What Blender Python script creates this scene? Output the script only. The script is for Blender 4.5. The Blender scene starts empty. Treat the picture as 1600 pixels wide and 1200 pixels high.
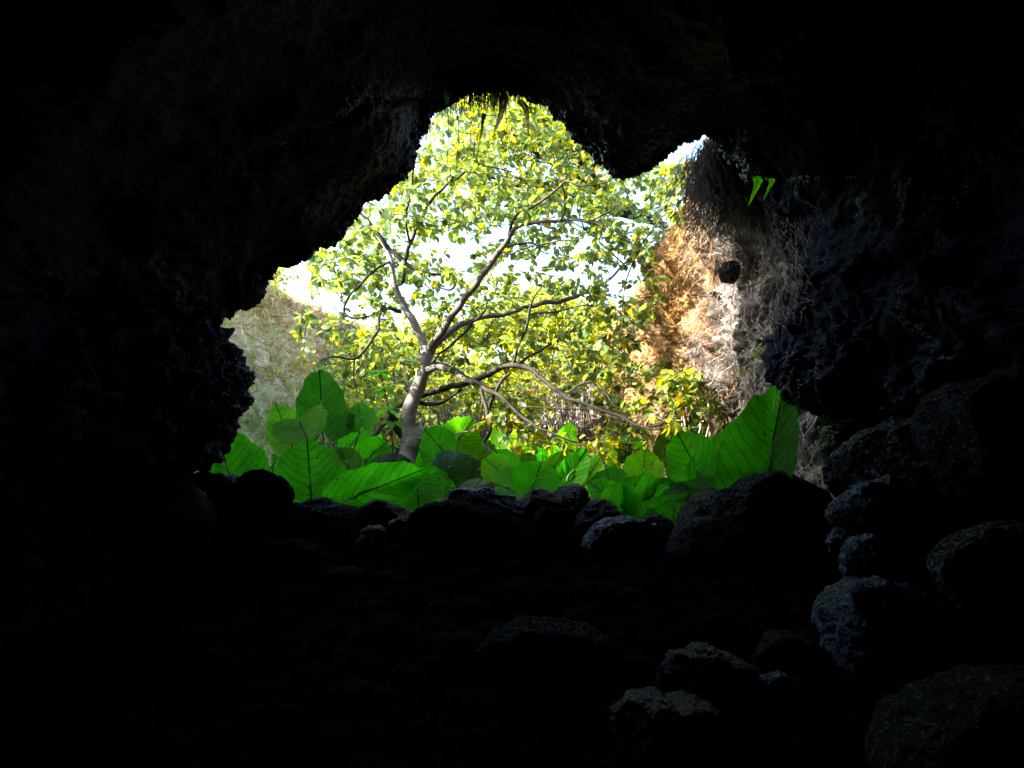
import bpy, math, random
import numpy as np
from mathutils import Vector

random.seed(7); RNG = np.random.default_rng(7)
sc = bpy.context.scene
COL = sc.collection
F = 1155.0; PITCH = math.radians(10); CZ = 1.5
FW = np.array([0, math.cos(PITCH), math.sin(PITCH)])
UP = np.array([0, -math.sin(PITCH), math.cos(PITCH)])
RT = np.array([1.0, 0, 0])
CAM = np.array([0, 0, CZ])

def W(px, py, Y):
    """world point at forward distance Y seen in the direction px, py"""
    r = FW + (px-800)/F*RT + (600-py)/F*UP
    return CAM + r*(Y/r[1])

def N(v):
    v = np.asarray(v, float); return v/(np.linalg.norm(v)+1e-12)

# ------------------------------------------------------------------ noise
_rs = np.random.RandomState(3)
_perm = np.concatenate([_rs.permutation(256)]*3)
_grad = _rs.normal(size=(256, 3)); _grad /= np.linalg.norm(_grad, axis=1)[:, None]
def perlin(P):
    P = np.asarray(P, float); i = np.floor(P).astype(int); f = P-i; i &= 255
    u = f*f*f*(f*(f*6-15)+10); out = np.zeros(len(P))
    for dx in (0, 1):
        for dy in (0, 1):
            for dz in (0, 1):
                h = _perm[_perm[_perm[(i[:, 0]+dx) & 255]+((i[:, 1]+dy) & 255)]+((i[:, 2]+dz) & 255)]
                g = _grad[h]
                d = g[:, 0]*(f[:, 0]-dx)+g[:, 1]*(f[:, 1]-dy)+g[:, 2]*(f[:, 2]-dz)
                w = (u[:, 0] if dx else 1-u[:, 0])*(u[:, 1] if dy else 1-u[:, 1])*(u[:, 2] if dz else 1-u[:, 2])
                out += w*d
    return out*1.6
def fbm(P, sc_, oct=5, gain=.5):
    a = 1; s = 0; P = np.asarray(P)*sc_
    for k in range(oct):
        s = s+a*perlin(P+17.3*k); a *= gain; P = P*2.03
    return s
def ridged(P, sc_, oct=4, gain=.5):
    a = 1; s = 0; P = np.asarray(P)*sc_
    for k in range(oct):
        s = s+a*(1-2*np.abs(perlin(P+9.1*k))); a *= gain; P = P*2.1
    return s-0.8

# ------------------------------------------------------------------ object helpers
def mesh_obj(name, V, Fc, mat, parent=None, smooth=True, attrs=None, uv=None):
    me = bpy.data.meshes.new(name)
    V = np.asarray(V, np.float32).reshape(-1, 3)
    if isinstance(Fc, np.ndarray):
        n, k = Fc.shape
        me.vertices.add(len(V)); me.vertices.foreach_set('co', V.ravel())
        me.loops.add(n*k); me.loops.foreach_set('vertex_index', Fc.astype(np.int32).ravel())
        me.polygons.add(n); me.polygons.foreach_set('loop_start', np.arange(0, n*k, k, dtype=np.int32))
        me.update(calc_edges=True)
    else:
        me.from_pydata(V.tolist(), [], Fc); me.update()
    me.validate()
    if smooth: me.polygons.foreach_set('use_smooth', [True]*len(me.polygons))
    if attrs:
        for k, a in attrs.items():
            a = np.asarray(a, np.float32)
            if a.ndim == 2:
                at = me.attributes.new(k, 'FLOAT_COLOR', 'POINT')
                at.data.foreach_set('color', np.concatenate([a, np.ones((len(a), 1), np.float32)], 1).ravel())
            else:
                at = me.attributes.new(k, 'FLOAT', 'POINT'); at.data.foreach_set('value', a)
    if uv is not None:
        l = me.uv_layers.new(name='UVMap')
        idx = np.zeros(len(me.loops), np.int32); me.loops.foreach_get('vertex_index', idx)
        l.data.foreach_set('uv', np.asarray(uv, np.float32)[idx].ravel())
    me.materials.append(mat)
    o = bpy.data.objects.new(name, me); COL.objects.link(o)
    if parent: o.parent = parent
    return o
def tag(o, label=None, cat=None, group=None, kind=None):
    if label: o['label'] = label
    if cat: o['category'] = cat
    if group: o['group'] = group
    if kind: o['kind'] = kind
    return o
def empty(name, loc, label, cat, group=None):
    o = bpy.data.objects.new(name, None); COL.objects.link(o); o.location = tuple(loc)
    return tag(o, label, cat, group)
def part(name, V, Fc, mat, root, **kw):
    V = np.asarray(V, float)-np.array(root.location)
    return mesh_obj(name, V, Fc, mat, root, **kw)
def centre(o):
    """put a mesh object's origin at the centre of its bottom"""
    me = o.data; n = len(me.vertices); a = np.zeros(n*3, np.float32); me.vertices.foreach_get('co', a); a = a.reshape(-1, 3)
    c = (a.min(0)+a.max(0))/2; c[2] = a[:, 2].min()
    me.vertices.foreach_set('co', (a-c).ravel()); me.update(); o.location = c.tolist(); return o

def cr(ctrl, n, axis=0):
    """Catmull-Rom resample along axis"""
    c = np.moveaxis(np.asarray(ctrl, float), axis, 0); m = len(c)
    c = np.concatenate([2*c[:1]-c[1:2], c, 2*c[-1:]-c[-2:-1]])
    t = np.linspace(0, m-1-1e-9, n); i = t.astype(int); f = (t-i).reshape((-1,)+(1,)*(c.ndim-1))
    a, b, d, e = c[i], c[i+1], c[i+2], c[i+3]
    r = .5*(2*b+(d-a)*f+(2*a-5*b+4*d-e)*f**2+(3*b-a-3*d+e)*f**3)
    return np.moveaxis(r, 0, axis)
def gnormals(G):
    du = np.gradient(G, axis=1); dv = np.gradient(G, axis=0)
    n = np.cross(du, dv); return n/(np.linalg.norm(n, axis=2, keepdims=True)+1e-9)
def gfaces(nv, nu, off=0):
    i = np.arange(nv-1)[:, None]*nu+np.arange(nu-1)[None]
    i = i.ravel()+off
    return np.stack([i, i+1, i+nu+1, i+nu], 1)

class Strands:
    """many tapered tubes collected into one mesh"""
    def __init__(s): s.V = []; s.F = []; s.n = 0; s.C = []
    def add(s, pts, r0, r1=None, k=3, col=None, radii=None):
        pts = np.asarray(pts, float); m = len(pts)
        T = np.gradient(pts, axis=0); T /= np.linalg.norm(T, axis=1)[:, None]+1e-9
        ref = np.array([0, 0, 1.]) if abs(T[0][2]) < .8 else np.array([0, 1., 0])
        A = np.cross(T, ref); A /= np.linalg.norm(A, axis=1)[:, None]+1e-9; B = np.cross(T, A)
        if radii is None: radii = np.linspace(r0, r0 if r1 is None else r1, m)
        an = np.arange(k)*2*math.pi/k
        V = pts[:, None]+np.asarray(radii)[:, None, None]*(np.cos(an)[None, :, None]*A[:, None]+np.sin(an)[None, :, None]*B[:, None])
        s.V.append(V.reshape(-1, 3))
        i = (np.arange(m-1)[:, None]*k+np.arange(k)[None]); j = (np.arange(m-1)[:, None]*k+(np.arange(k)[None]+1) % k)
        s.F.append(np.stack([i, j, j+k, i+k], 2).reshape(-1, 4)+s.n)
        if col is not None: s.C.append(np.tile(np.asarray(col, float), (m*k, 1)))
        s.n += m*k
    def obj(s, name, mat, root=None, **kw):
        V = np.concatenate(s.V); Fc = np.concatenate(s.F)
        at = {'tint': np.concatenate(s.C)} if s.C else None
        if root is not None: return part(name, V, Fc, mat, root, attrs=at, **kw)
        return mesh_obj(name, V, Fc, mat, attrs=at, **kw)

def ico(sub):
    import bmesh
    bm = bmesh.new(); bmesh.ops.create_icosphere(bm, subdivisions=sub, radius=1)
    V = np.array([v.co[:] for v in bm.verts]); Fc = np.array([[v.index for v in f.verts] for f in bm.faces]); bm.free(); return V, Fc

# ------------------------------------------------------------------ materials
class M:
    def __init__(s, name):
        s.m = bpy.data.materials.new(name); s.m.use_nodes = True; s.t = s.m.node_tree
        s.b = s.t.nodes['Principled BSDF']; s.out = s.t.nodes['Material Output']
    def n(s, typ, **kw):
        nd = s.t.nodes.new(typ)
        for k, v in kw.items():
            if k.startswith('_'): setattr(nd, k[1:], v)
            else: nd.inputs[k.replace('__', ' ')].default_value = v
        return nd
    def l(s, a, b): s.t.links.new(a, b)
    def noise(s, scale, detail=6, rough=.6, vec=None, dist=0):
        nd = s.n('ShaderNodeTexNoise', Scale=scale, Detail=detail, Roughness=rough, Distortion=dist)
        if vec: s.l(vec, nd.inputs['Vector'])
        return nd
    def ramp(s, src, stops):
        r = s.n('ShaderNodeValToRGB'); cr_ = r.color_ramp
        while len(cr_.elements) < len(stops): cr_.elements.new(.5)
        for e, (p, c) in zip(cr_.elements, stops):
            e.position = p; e.color = (c[0], c[1], c[2], 1) if not isinstance(c, (int, float)) else (c, c, c, 1)
        s.l(src, r.inputs[0]); return r
    def mix(s, fac, a, b, blend='MIX'):
        m = s.n('ShaderNodeMix', _data_type='RGBA', _blend_type=blend)
        for sk, v in ((m.inputs[0], fac), (m.inputs[6], a), (m.inputs[7], b)):
            if hasattr(v, 'is_linked'): s.l(v, sk)
            elif isinstance(v, (int, float)): sk.default_value = v if sk == m.inputs[0] else (v, v, v, 1)
            else: sk.default_value = (*v, 1)
        return m.outputs[2]
    def math(s, op, a, b=0.0):
        m = s.n('ShaderNodeMath', _operation=op)
        for sk, v in ((m.inputs[0], a), (m.inputs[1], b)):
            if hasattr(v, 'is_linked'): s.l(v, sk)
            else: sk.default_value = v
        return m.outputs[0]
    def bump(s, h, strength, dist, prev=None):
        b = s.n('ShaderNodeBump', Strength=strength, Distance=dist); s.l(h, b.inputs['Height'])
        if prev: s.l(prev.outputs[0], b.inputs['Normal'])
        return b
    def pos(s): return s.n('ShaderNodeNewGeometry').outputs['Position']

def mat_basalt(name, lo=.006, hi=.028, rough=.5, spec=.5, mineral=True, warm=0.0, glint_col=(.46, .52, .56)):
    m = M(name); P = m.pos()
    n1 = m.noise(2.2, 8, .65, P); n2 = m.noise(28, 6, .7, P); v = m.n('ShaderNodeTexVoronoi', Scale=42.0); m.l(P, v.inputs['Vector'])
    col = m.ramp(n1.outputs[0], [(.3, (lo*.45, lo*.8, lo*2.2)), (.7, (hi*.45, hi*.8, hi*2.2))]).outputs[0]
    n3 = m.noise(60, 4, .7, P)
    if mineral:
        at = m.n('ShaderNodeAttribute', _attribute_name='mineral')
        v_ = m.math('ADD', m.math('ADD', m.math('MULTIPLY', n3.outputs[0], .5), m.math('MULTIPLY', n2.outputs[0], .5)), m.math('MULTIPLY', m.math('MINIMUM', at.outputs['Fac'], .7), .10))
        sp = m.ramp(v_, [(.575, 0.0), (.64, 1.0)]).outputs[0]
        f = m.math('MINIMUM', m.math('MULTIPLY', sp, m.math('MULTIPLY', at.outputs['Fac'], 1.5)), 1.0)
        col = m.mix(f, col, glint_col)  # mixes pale specks that stand for wet glints into the colour
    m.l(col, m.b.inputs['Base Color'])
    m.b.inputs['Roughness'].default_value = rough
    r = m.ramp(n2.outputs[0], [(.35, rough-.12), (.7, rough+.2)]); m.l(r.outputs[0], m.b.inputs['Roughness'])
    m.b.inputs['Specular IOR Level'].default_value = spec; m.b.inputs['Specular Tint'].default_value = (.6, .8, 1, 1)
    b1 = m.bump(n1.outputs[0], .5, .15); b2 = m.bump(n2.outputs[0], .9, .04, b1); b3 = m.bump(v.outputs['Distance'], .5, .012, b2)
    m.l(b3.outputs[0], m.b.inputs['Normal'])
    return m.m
def mat_cliff():
    m = M('weathered_cliff'); P = m.pos()
    mp = m.n('ShaderNodeMapping'); mp.inputs['Scale'].default_value = (1, 1, .45); m.l(P, mp.inputs['Vector'])
    n0 = m.noise(.8, 5, .6, mp.outputs[0], .5); n1 = m.noise(3.5, 8, .7, mp.outputs[0], .6); n2 = m.noise(26, 7, .75, mp.outputs[0], .8)
    at = m.n('ShaderNodeAttribute', _attribute_name='ochre')
    grey = m.ramp(n1.outputs[0], [(.34, (.035, .03, .028)), (.48, (.24, .215, .20)), (.60, (.66, .65, .65))]).outputs[0]
    och = m.ramp(n1.outputs[0], [(.30, (.36, .15, .04)), (.48, (.70, .36, .11)), (.68, (.85, .58, .26))]).outputs[0]
    fo = m.math('MULTIPLY', at.outputs['Fac'], m.ramp(n0.outputs[0], [(.3, .55), (.6, 1.0)]).outputs[0])
    c = m.mix(fo, grey, och)
    dark = m.ramp(n2.outputs[0], [(.36, .12), (.56, 1.0)]).outputs[0]
    c = m.mix(.9, c, dark, 'MULTIPLY')
    m.l(c, m.b.inputs['Base Color']); m.b.inputs['Roughness'].default_value = .9
    b1 = m.bump(n1.outputs[0], .7, .2); b2 = m.bump(n2.outputs[0], 1.0, .06, b1); m.l(b2.outputs[0], m.b.inputs['Normal'])
    return m.m
def mat_slope():
    m = M('pale_slope'); P = m.pos()
    n1 = m.noise(1.6, 8, .7, P, .5); n2 = m.noise(18, 7, .75, P, .5)
    c = m.ramp(n1.outputs[0], [(.34, (.26, .18, .09)), (.5, (.58, .45, .27)), (.64, (.62, .62, .40))]).outputs[0]
    sz = m.n('ShaderNodeSeparateXYZ'); m.l(P, sz.inputs[0]); zz = m.math('ADD', sz.outputs[2], m.math('MULTIPLY', n1.outputs[0], 1.6))
    hi_ = m.ramp(m.math('DIVIDE', zz, 10.0), [(.42, 0.0), (.56, 1.0)]).outputs[0]
    grn = m.ramp(n1.outputs[0], [(.34, (.22, .30, .10)), (.5, (.52, .58, .30)), (.64, (.78, .80, .60))]).outputs[0]
    tan = m.ramp(n1.outputs[0], [(.34, (.30, .17, .07)), (.5, (.74, .52, .27)), (.64, (.82, .72, .52))]).outputs[0]
    c = m.mix(hi_, grn, tan)
    dark = m.ramp(n2.outputs[0], [(.36, .2), (.54, 1.0)]).outputs[0]
    c = m.mix(.5, c, dark, 'MULTIPLY')
    m.l(c, m.b.inputs['Base Color']); m.b.inputs['Roughness'].default_value = .95
    b2 = m.bump(n2.outputs[0], 1.0, .06); m.l(b2.outputs[0], m.b.inputs['Normal'])
    return m.m
def mat_soil():
    m = M('leaf_litter_soil'); P = m.pos(); n1 = m.noise(3, 8, .7, P); n2 = m.noise(30, 6, .7, P)
    c = m.ramp(n1.outputs[0], [(.35, (.03, .02, .012)), (.55, (.10, .07, .035)), (.7, (.16, .13, .06))]).outputs[0]
    m.l(c, m.b.inputs['Base Color']); m.b.inputs['Roughness'].default_value = .95
    m.l(m.bump(n2.outputs[0], 1, .05).outputs[0], m.b.inputs['Normal']); return m.m
def mat_bark(name, a, b):
    m = M(name); P = m.pos(); n1 = m.noise(6, 8, .7, P, .4); n2 = m.noise(45, 5, .7, P)
    c = m.ramp(n1.outputs[0], [(.3, a), (.62, b)]).outputs[0]
    c = m.mix(.5, c, m.ramp(n2.outputs[0], [(.35, .45), (.6, 1.0)]).outputs[0], 'MULTIPLY')
    m.l(c, m.b.inputs['Base Color']); m.b.inputs['Roughness'].default_value = .75
    b1 = m.bump(n1.outputs[0], .5, .03); m.l(m.bump(n2.outputs[0], .6, .008, b1).outputs[0], m.b.inputs['Normal']); return m.m
def leafy(m, col, trans, rough=.4, tcol=None, spec=.4):
    """diffuse/gloss + translucent mix"""
    m.l(col, m.b.inputs['Base Color']); m.b.inputs['Roughness'].default_value = rough
    m.b.inputs['Specular IOR Level'].default_value = spec
    t = m.n('ShaderNodeBsdfTranslucent'); m.l(tcol or col, t.inputs['Color'])
    mx = m.n('ShaderNodeMixShader', Fac=trans); m.l(m.b.outputs[0], mx.inputs[1]); m.l(t.outputs[0], mx.inputs[2])
    m.l(mx.outputs[0], m.out.inputs['Surface'])
def mat_tint(name, trans, rough=.45, spec=.4, gain=1.0, sat=1.0):
    m = M(name); at = m.n('ShaderNodeAttribute', _attribute_name='tint')
    c = m.mix(1.0, at.outputs['Color'], (gain, gain, gain), 'MULTIPLY')
    hs = m.n('ShaderNodeHueSaturation', Saturation=1.05, Value=1.85); m.l(c, hs.inputs['Color'])
    if trans > 0: leafy(m, c, trans, rough, hs.outputs[0], spec)
    else:
        m.l(c, m.b.inputs['Base Color']); m.b.inputs['Roughness'].default_value = rough
    return m.m
def mat_taro(name, base, tr, trans=.62, gloss=(.6, .12)):
    m = M(name); uv = m.n('ShaderNodeUVMap'); sx = m.n('ShaderNodeSeparateXYZ'); m.l(uv.outputs[0], sx.inputs[0])
    ay = m.math('ABSOLUTE', sx.outputs[1]); s = m.math('SUBTRACT', sx.outputs[0], m.math('MULTIPLY', m.math('POWER', ay, 1.5), .95))
    P = m.pos(); nz = m.noise(9, 3, .5, P)
    s = m.math('ADD', s, m.math('MULTIPLY', nz.outputs[0], .09))
    w = m.math('ABSOLUTE', m.math('SINE', m.math('MULTIPLY', s, 19.0)))
    vein = m.ramp(w, [(0.0, 1.0), (.08, .5), (.3, .12), (.6, 0.0)]).outputs[0]
    mid = m.ramp(ay, [(0.0, 1.0), (.012, 1.0), (.022, 0.0)]).outputs[0]
    w2 = m.math('ABSOLUTE', m.math('SINE', m.math('ADD', m.math('MULTIPLY', sx.outputs[0], 70.0), m.math('MULTIPLY', ay, 60.0))))
    fine = m.math('MULTIPLY', m.ramp(w2, [(0.0, 1.0), (.3, 0.0)]).outputs[0], .18)
    f = m.math('MAXIMUM', m.math('MAXIMUM', m.math('MULTIPLY', vein, .75), mid), fine)
    n = m.noise(5, 6, .7, P); blot = m.ramp(n.outputs[0], [(.33, .65), (.65, 1.2)]).outputs[0]; sp = m.noise(16, 3, .5, P); spot = m.ramp(sp.outputs[0], [(.70, 0.0), (.74, 1.0)]).outputs[0]
    ob = m.n('ShaderNodeObjectInfo'); rv = m.math('ADD', m.math('MULTIPLY', ob.outputs['Random'], .85), .5)
    def c(x):
        k = m.mix(f, x, tuple(v*.12 for v in x)); k = m.mix(1.0, k, blot, 'MULTIPLY'); k = m.mix(spot, k, (.09, .06, .015))
        cb = m.n('ShaderNodeCombineColor'); [m.l(rv, cb.inputs[i]) for i in range(3)]
        return m.mix(1.0, k, cb.outputs[0], 'MULTIPLY')
    leafy(m, c(base), trans, gloss[0], c(tr), gloss[1])
    hgt = m.math('SUBTRACT', 0.0, f)
    bp = m.bump(hgt, .6, .01); m.l(bp.outputs[0], m.b.inputs['Normal'])
    return m.m
def mat_flat(name, c, rough=.8, n=.3):
    m = M(name); P = m.pos(); nn = m.noise(25, 5, .6, P)
    m.l(m.ramp(nn.outputs[0], [(.3, tuple(x*(1-n) for x in c)), (.7, tuple(min(1, x*(1+n)) for x in c))]).outputs[0], m.b.inputs['Base Color'])
    m.b.inputs['Roughness'].default_value = rough; return m.m

BAS = mat_basalt('cave_basalt', .0045, .022, .55, .10); ROCK = mat_basalt('wet_boulder_basalt', .0005, .005, .33, .14, True, 0, (.11, .19, .34)); SHADEM = mat_basalt('shaded_basalt', .0002, .0007, .75, .012, True, 0, (.09, .11, .15))  # last one: basalt darkened to paint the shade below the lip
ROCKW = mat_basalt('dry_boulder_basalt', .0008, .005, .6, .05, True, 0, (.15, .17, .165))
CLIFF = mat_cliff(); SLOPE = mat_slope(); SOIL = mat_soil()
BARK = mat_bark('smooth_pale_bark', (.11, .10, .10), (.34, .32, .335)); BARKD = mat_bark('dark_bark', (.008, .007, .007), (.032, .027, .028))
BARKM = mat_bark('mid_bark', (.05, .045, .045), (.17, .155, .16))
LEAF = mat_tint('tree_leaf', .55, .42, .5); LEAFB = mat_tint('far_leaf', .5, .5, .3, 1.4)
DRY = mat_tint('dry_stem', 0, .85); GRASS = mat_tint('grass_blade', .4, .6, .2)
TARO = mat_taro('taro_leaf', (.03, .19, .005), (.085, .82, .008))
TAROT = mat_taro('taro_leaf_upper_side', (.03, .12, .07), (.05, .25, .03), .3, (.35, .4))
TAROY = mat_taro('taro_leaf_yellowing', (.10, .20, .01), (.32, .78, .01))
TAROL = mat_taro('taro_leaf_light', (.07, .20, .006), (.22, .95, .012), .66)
STALK = mat_flat('taro_stalk', (.07, .16, .03), .5)
ROOT = mat_flat('root_fibre', (.05, .042, .04), .85, .6)
FERN = mat_tint('fern_green', .6, .5, .3)

# ------------------------------------------------------------------ cave shell
mouth = [(270, 930, 5.9), (262, 850, 5.9), (264, 790, 5.9), (284, 745, 5.9), (328, 704, 5.9), (364, 650, 5.9), (374, 605, 5.9), (358, 560, 5.9), (338, 525, 5.9), (318, 500, 6.0),
         (392, 458, 6.1), (425, 418, 6.1), (480, 392, 6.1), (525, 365, 6.1), (562, 318, 6.1), (605, 283, 6.05), (632, 256, 6.0), (642, 220, 6.0), (655, 190, 6.0),
         (690, 160, 5.95), (735, 139, 5.9), (785, 137, 5.9), (832, 154, 5.9), (872, 182, 5.9), (907, 214, 5.9), (935, 246, 5.95), (968, 268, 6.0), (1005, 260, 6.0),
         (1042, 234, 6.0), (1075, 214, 6.1), (1110, 206, 6.2), (1145, 232, 6.2), (1172, 272, 6.2), (1200, 320, 6.2), (1228, 372, 6.2), (1256, 432, 6.2), (1260, 500, 6.2),
         (1228, 556, 6.2), (1243, 590, 6.1), (1284, 608, 6.0), (1318, 645, 5.9), (1336, 700, 5.8), (1336, 745, 5.8), (1330, 800, 5.8), (1330, 860, 6.2), (1340, 930, 6.2)]
cx0, cy0 = 780, 600
def ringpix(sx, sy, dY, mulY=1.0, smooth=0):
    P = np.array(mouth, float)
    if smooth:
        for _ in range(smooth):
            Q = P.copy(); Q[1:-1] = (P[:-2]+2*P[1:-1]+P[2:])/4; P = Q
    return np.array([W(cx0+(p[0]-cx0)*sx, cy0+(p[1]-cy0)*sy, p[2]*mulY+dY) for p in P])
rows = []
nM = len(mouth); th = np.linspace(math.radians(232), math.radians(-52), nM)
def ell(Y, rx, rz, cz): return np.stack([rx*np.cos(th), np.full(nM, Y), cz+rz*np.sin(th)], 1)
rows.append(ell(-9, .3, .3, 1.5)); rows.append(ell(-8.5, 3, 2.4, 1.5)); rows.append(ell(-5, 5.0, 4.0, 1.6)); rows.append(ell(-1, 5.2, 4.4, 1.4))
rows.append(.5*ell(2.0, 5, 4.4, 1.2)+.5*ringpix(4.0, 3.7, 0, .31, 6))
rows.append(ringpix(2.35, 2.2, 0, .52, 4))
rows.append(ringpix(1.72, 1.62, 0, .70, 2))
rows.append(ringpix(1.42, 1.36, 0, .80, 2))
rows.append(ringpix(1.20, 1.17, 0, .89, 1))
rows.append(ringpix(1.07, 1.06, 0, .955, 0))
rows.append(ringpix(1.0, 1.0, 0, 1.0, 0))
rows.append(ringpix(1.02, 1.02, .35, 1.0, 0))
rows.append(ringpix(1.14, 1.14, .6, 1.0, 2))
rows.append(ringpix(1.5, 1.45, .7, 1.0, 4))
rows.append(ringpix(2.1, 2.0, .3, 1.0, 6))
rows.append(ringpix(2.9, 2.5, -.6, 1.0, 8))
Q = ringpix(4.4, 2.7, -3.5, 1.0, 8); rows.append(Q)
SH = cr(cr(np.array(rows), 330, 0), 900, 1)
# concentrate: rock bumps
Nn = gnormals(SH)
ctr = np.array([0, 0, 2.0])
flip = np.sign(((ctr-SH)[10:180]*Nn[10:180]).sum()); Nn *= flip      # normals pointing into the cave
Pf = SH.reshape(-1, 3); Nf = Nn.reshape(-1, 3)
rowidx = np.repeat(np.linspace(0, 16, 330), 900)
amp = np.clip(np.abs(rowidx-10)/4, .06, 1)
proj = (Pf-CAM); pd = proj@FW; pxx = 800+F*(proj@RT)/np.maximum(pd, .1); pyy = 600-F*(proj@UP)/np.maximum(pd, .1)
vis = pd > .3
smooth_ = np.where(vis & (pyy < 470) & (pxx < 1130), .35, 1.0)
d = .30*amp*fbm(Pf, .75, 3)*smooth_+.12*amp*ridged(Pf, 1.7, 4)*smooth_+.045*fbm(Pf, 4.5, 5, .6)*smooth_+.014*fbm(Pf+5, 17, 3, .6)
# roof underside is smoother; the side walls rougher
side = np.clip((pyy-330)/200, 0, 1)*vis
edge = np.exp(-((rowidx-10)/.8)**2)
edge = edge*np.where(vis & (pxx < 480) & (pyy > 470), .5, 1.0)
d += edge*(.05*ridged(Pf+2, 5, 4, .65)+.02*fbm(Pf, 22, 3, .6))
d += side*(.08*ridged(Pf+3, 2.6, 5, .6)+.03*ridged(Pf+8, 9, 3))
# rock bulges on the walls
for (bx, by, br, ba) in [(1430, 310, 90, .30), (1530, 480, 100, .42), (1350, 420, 60, .15), (1260, 420, 50, .05), (1380, 690, 80, .12), (220, 500, 100, .08), (60, 430, 80, .2),
                         (1220, 520, 60, .02), (1300, 620, 60, .05), (560, 190, 90, .12), (1350, 560, 120, .15)]:
    g = np.exp(-((pxx-bx)**2+(pyy-by)**2)/(br**2))*vis
    d += ba*g*(rowidx < 10.2)
# strata on the right wall
strat = vis*np.exp(-((pxx-1420)/170)**2-((pyy-590)/80)**2)
d += strat*.10*perlin(Pf*np.array([.8, .8, 7]))
Pf = Pf+Nf*d[:, None]
# step: second slab of the roof set back along a crease
crease = np.array([(420, 250), (470, 215), (500, 205), (530, 170), (560, 150), (620, 146), (680, 148), (720, 128), (760, 120), (800, 145), (850, 160), (900, 185), (960, 210)], float)
def segdist(x, y, poly):
    best = np.full(x.shape, 1e9)
    for (x0, y0), (x1, y1) in zip(poly[:-1], poly[1:]):
        vx, vy = x1-x0, y1-y0; t = np.clip(((x-x0)*vx+(y-y0)*vy)/(vx*vx+vy*vy), 0, 1)
        best = np.minimum(best, np.hypot(x-x0-t*vx, y-y0-t*vy))
    return best
cd = segdist(pxx+10*perlin(SH.reshape(-1, 3)*3), pyy, crease)
inner = (rowidx < 10.3)*vis
Pf = Pf+Nf*(-(.07*np.exp(-(cd/7)**2))*inner)[:, None]
mineral = .9*np.exp(-(cd/9)**2)*inner  # pale crust specks, painting wet glints along the crease
def patch(poly, w, a):
    global mineral
    mineral = np.maximum(mineral, a*np.exp(-(segdist(pxx, pyy, np.array(poly, float))/w)**2)*inner)  # pale patches paint rim light and wet sheen onto the rock
patch([(530, 165), (555, 150), (590, 165)], 12, 1.0)
patch([(420, 245), (500, 215), (545, 175)], 12, .6)
patch([(600, 148), (700, 142), (820, 155), (880, 185)], 6, 1.0)
patch([(1165, 205), (1155, 250), (1170, 270)], 14, .9); patch([(1128, 235), (1130, 270), (1155, 282)], 8, .8)
patch([(920, 215), (960, 235)], 12, .5)
patch([(1140, 274), (1240, 280), (1340, 276)], 3, 1.0)
patch([(1365, 320), (1390, 280), (1430, 275), (1455, 320)], 26, .55); patch([(1480, 275), (1510, 285)], 12, .6); patch([(1540, 235), (1590, 245)], 12, .5)
patch([(1240, 290), (1290, 350)], 9, .6); patch([(1440, 450), (1450, 510), (1510, 560)], 16, .6); patch([(1300, 380), (1345, 420)], 14, .35)
patch([(1220, 330), (1260, 420), (1290, 470), (1250, 520)], 28, .55)
patch([(1275, 612), (1300, 650), (1316, 690), (1312, 730)], 34, 1.3); patch([(1330, 640), (1350, 680)], 20, .55); patch([(1395, 630), (1420, 660)], 16, .5)
patch([(1180, 345), (1215, 400)], 14, .6); patch([(1380, 640), (1440, 600), (1500, 560)], 22, .35); patch([(1250, 560), (1330, 590), (1400, 600)], 16, .45); patch([(1270, 350), (1340, 340)], 18, .35); patch([(1500, 400), (1560, 420), (1590, 520)], 26, .35); patch([(1340, 500), (1420, 520)], 20, .3)
patch([(235, 400), (270, 450), (320, 520), (370, 600), (365, 650)], 34, .5); patch([(40, 400), (60, 440), (35, 480)], 18, .5)
SHF = Pf.reshape(330, 900, 3)
def sub(name, c0, c1, r0, r1, label, cat):
    G = SHF[r0:r1+1, c0:c1+1]; nv, nu = G.shape[:2]
    Mi = mineral.reshape(330, 900)[r0:r1+1, c0:c1+1].ravel()
    o = mesh_obj(name, G.reshape(-1, 3), gfaces(nv, nu), BAS, attrs={'mineral': Mi})
    return tag(o, label, cat, kind='structure')
RO = int(329*10.6/16)
cL = int(899*9/45); cR = int(899*31.5/45)
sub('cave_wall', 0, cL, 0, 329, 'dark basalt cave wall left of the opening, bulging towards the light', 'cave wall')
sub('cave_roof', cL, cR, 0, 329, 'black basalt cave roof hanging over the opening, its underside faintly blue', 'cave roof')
sub('cave_wall', cR, 899, 0, 329, 'dark lumpy cave wall right of the opening with pale crusts and painted rim light', 'cave wall')

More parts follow.
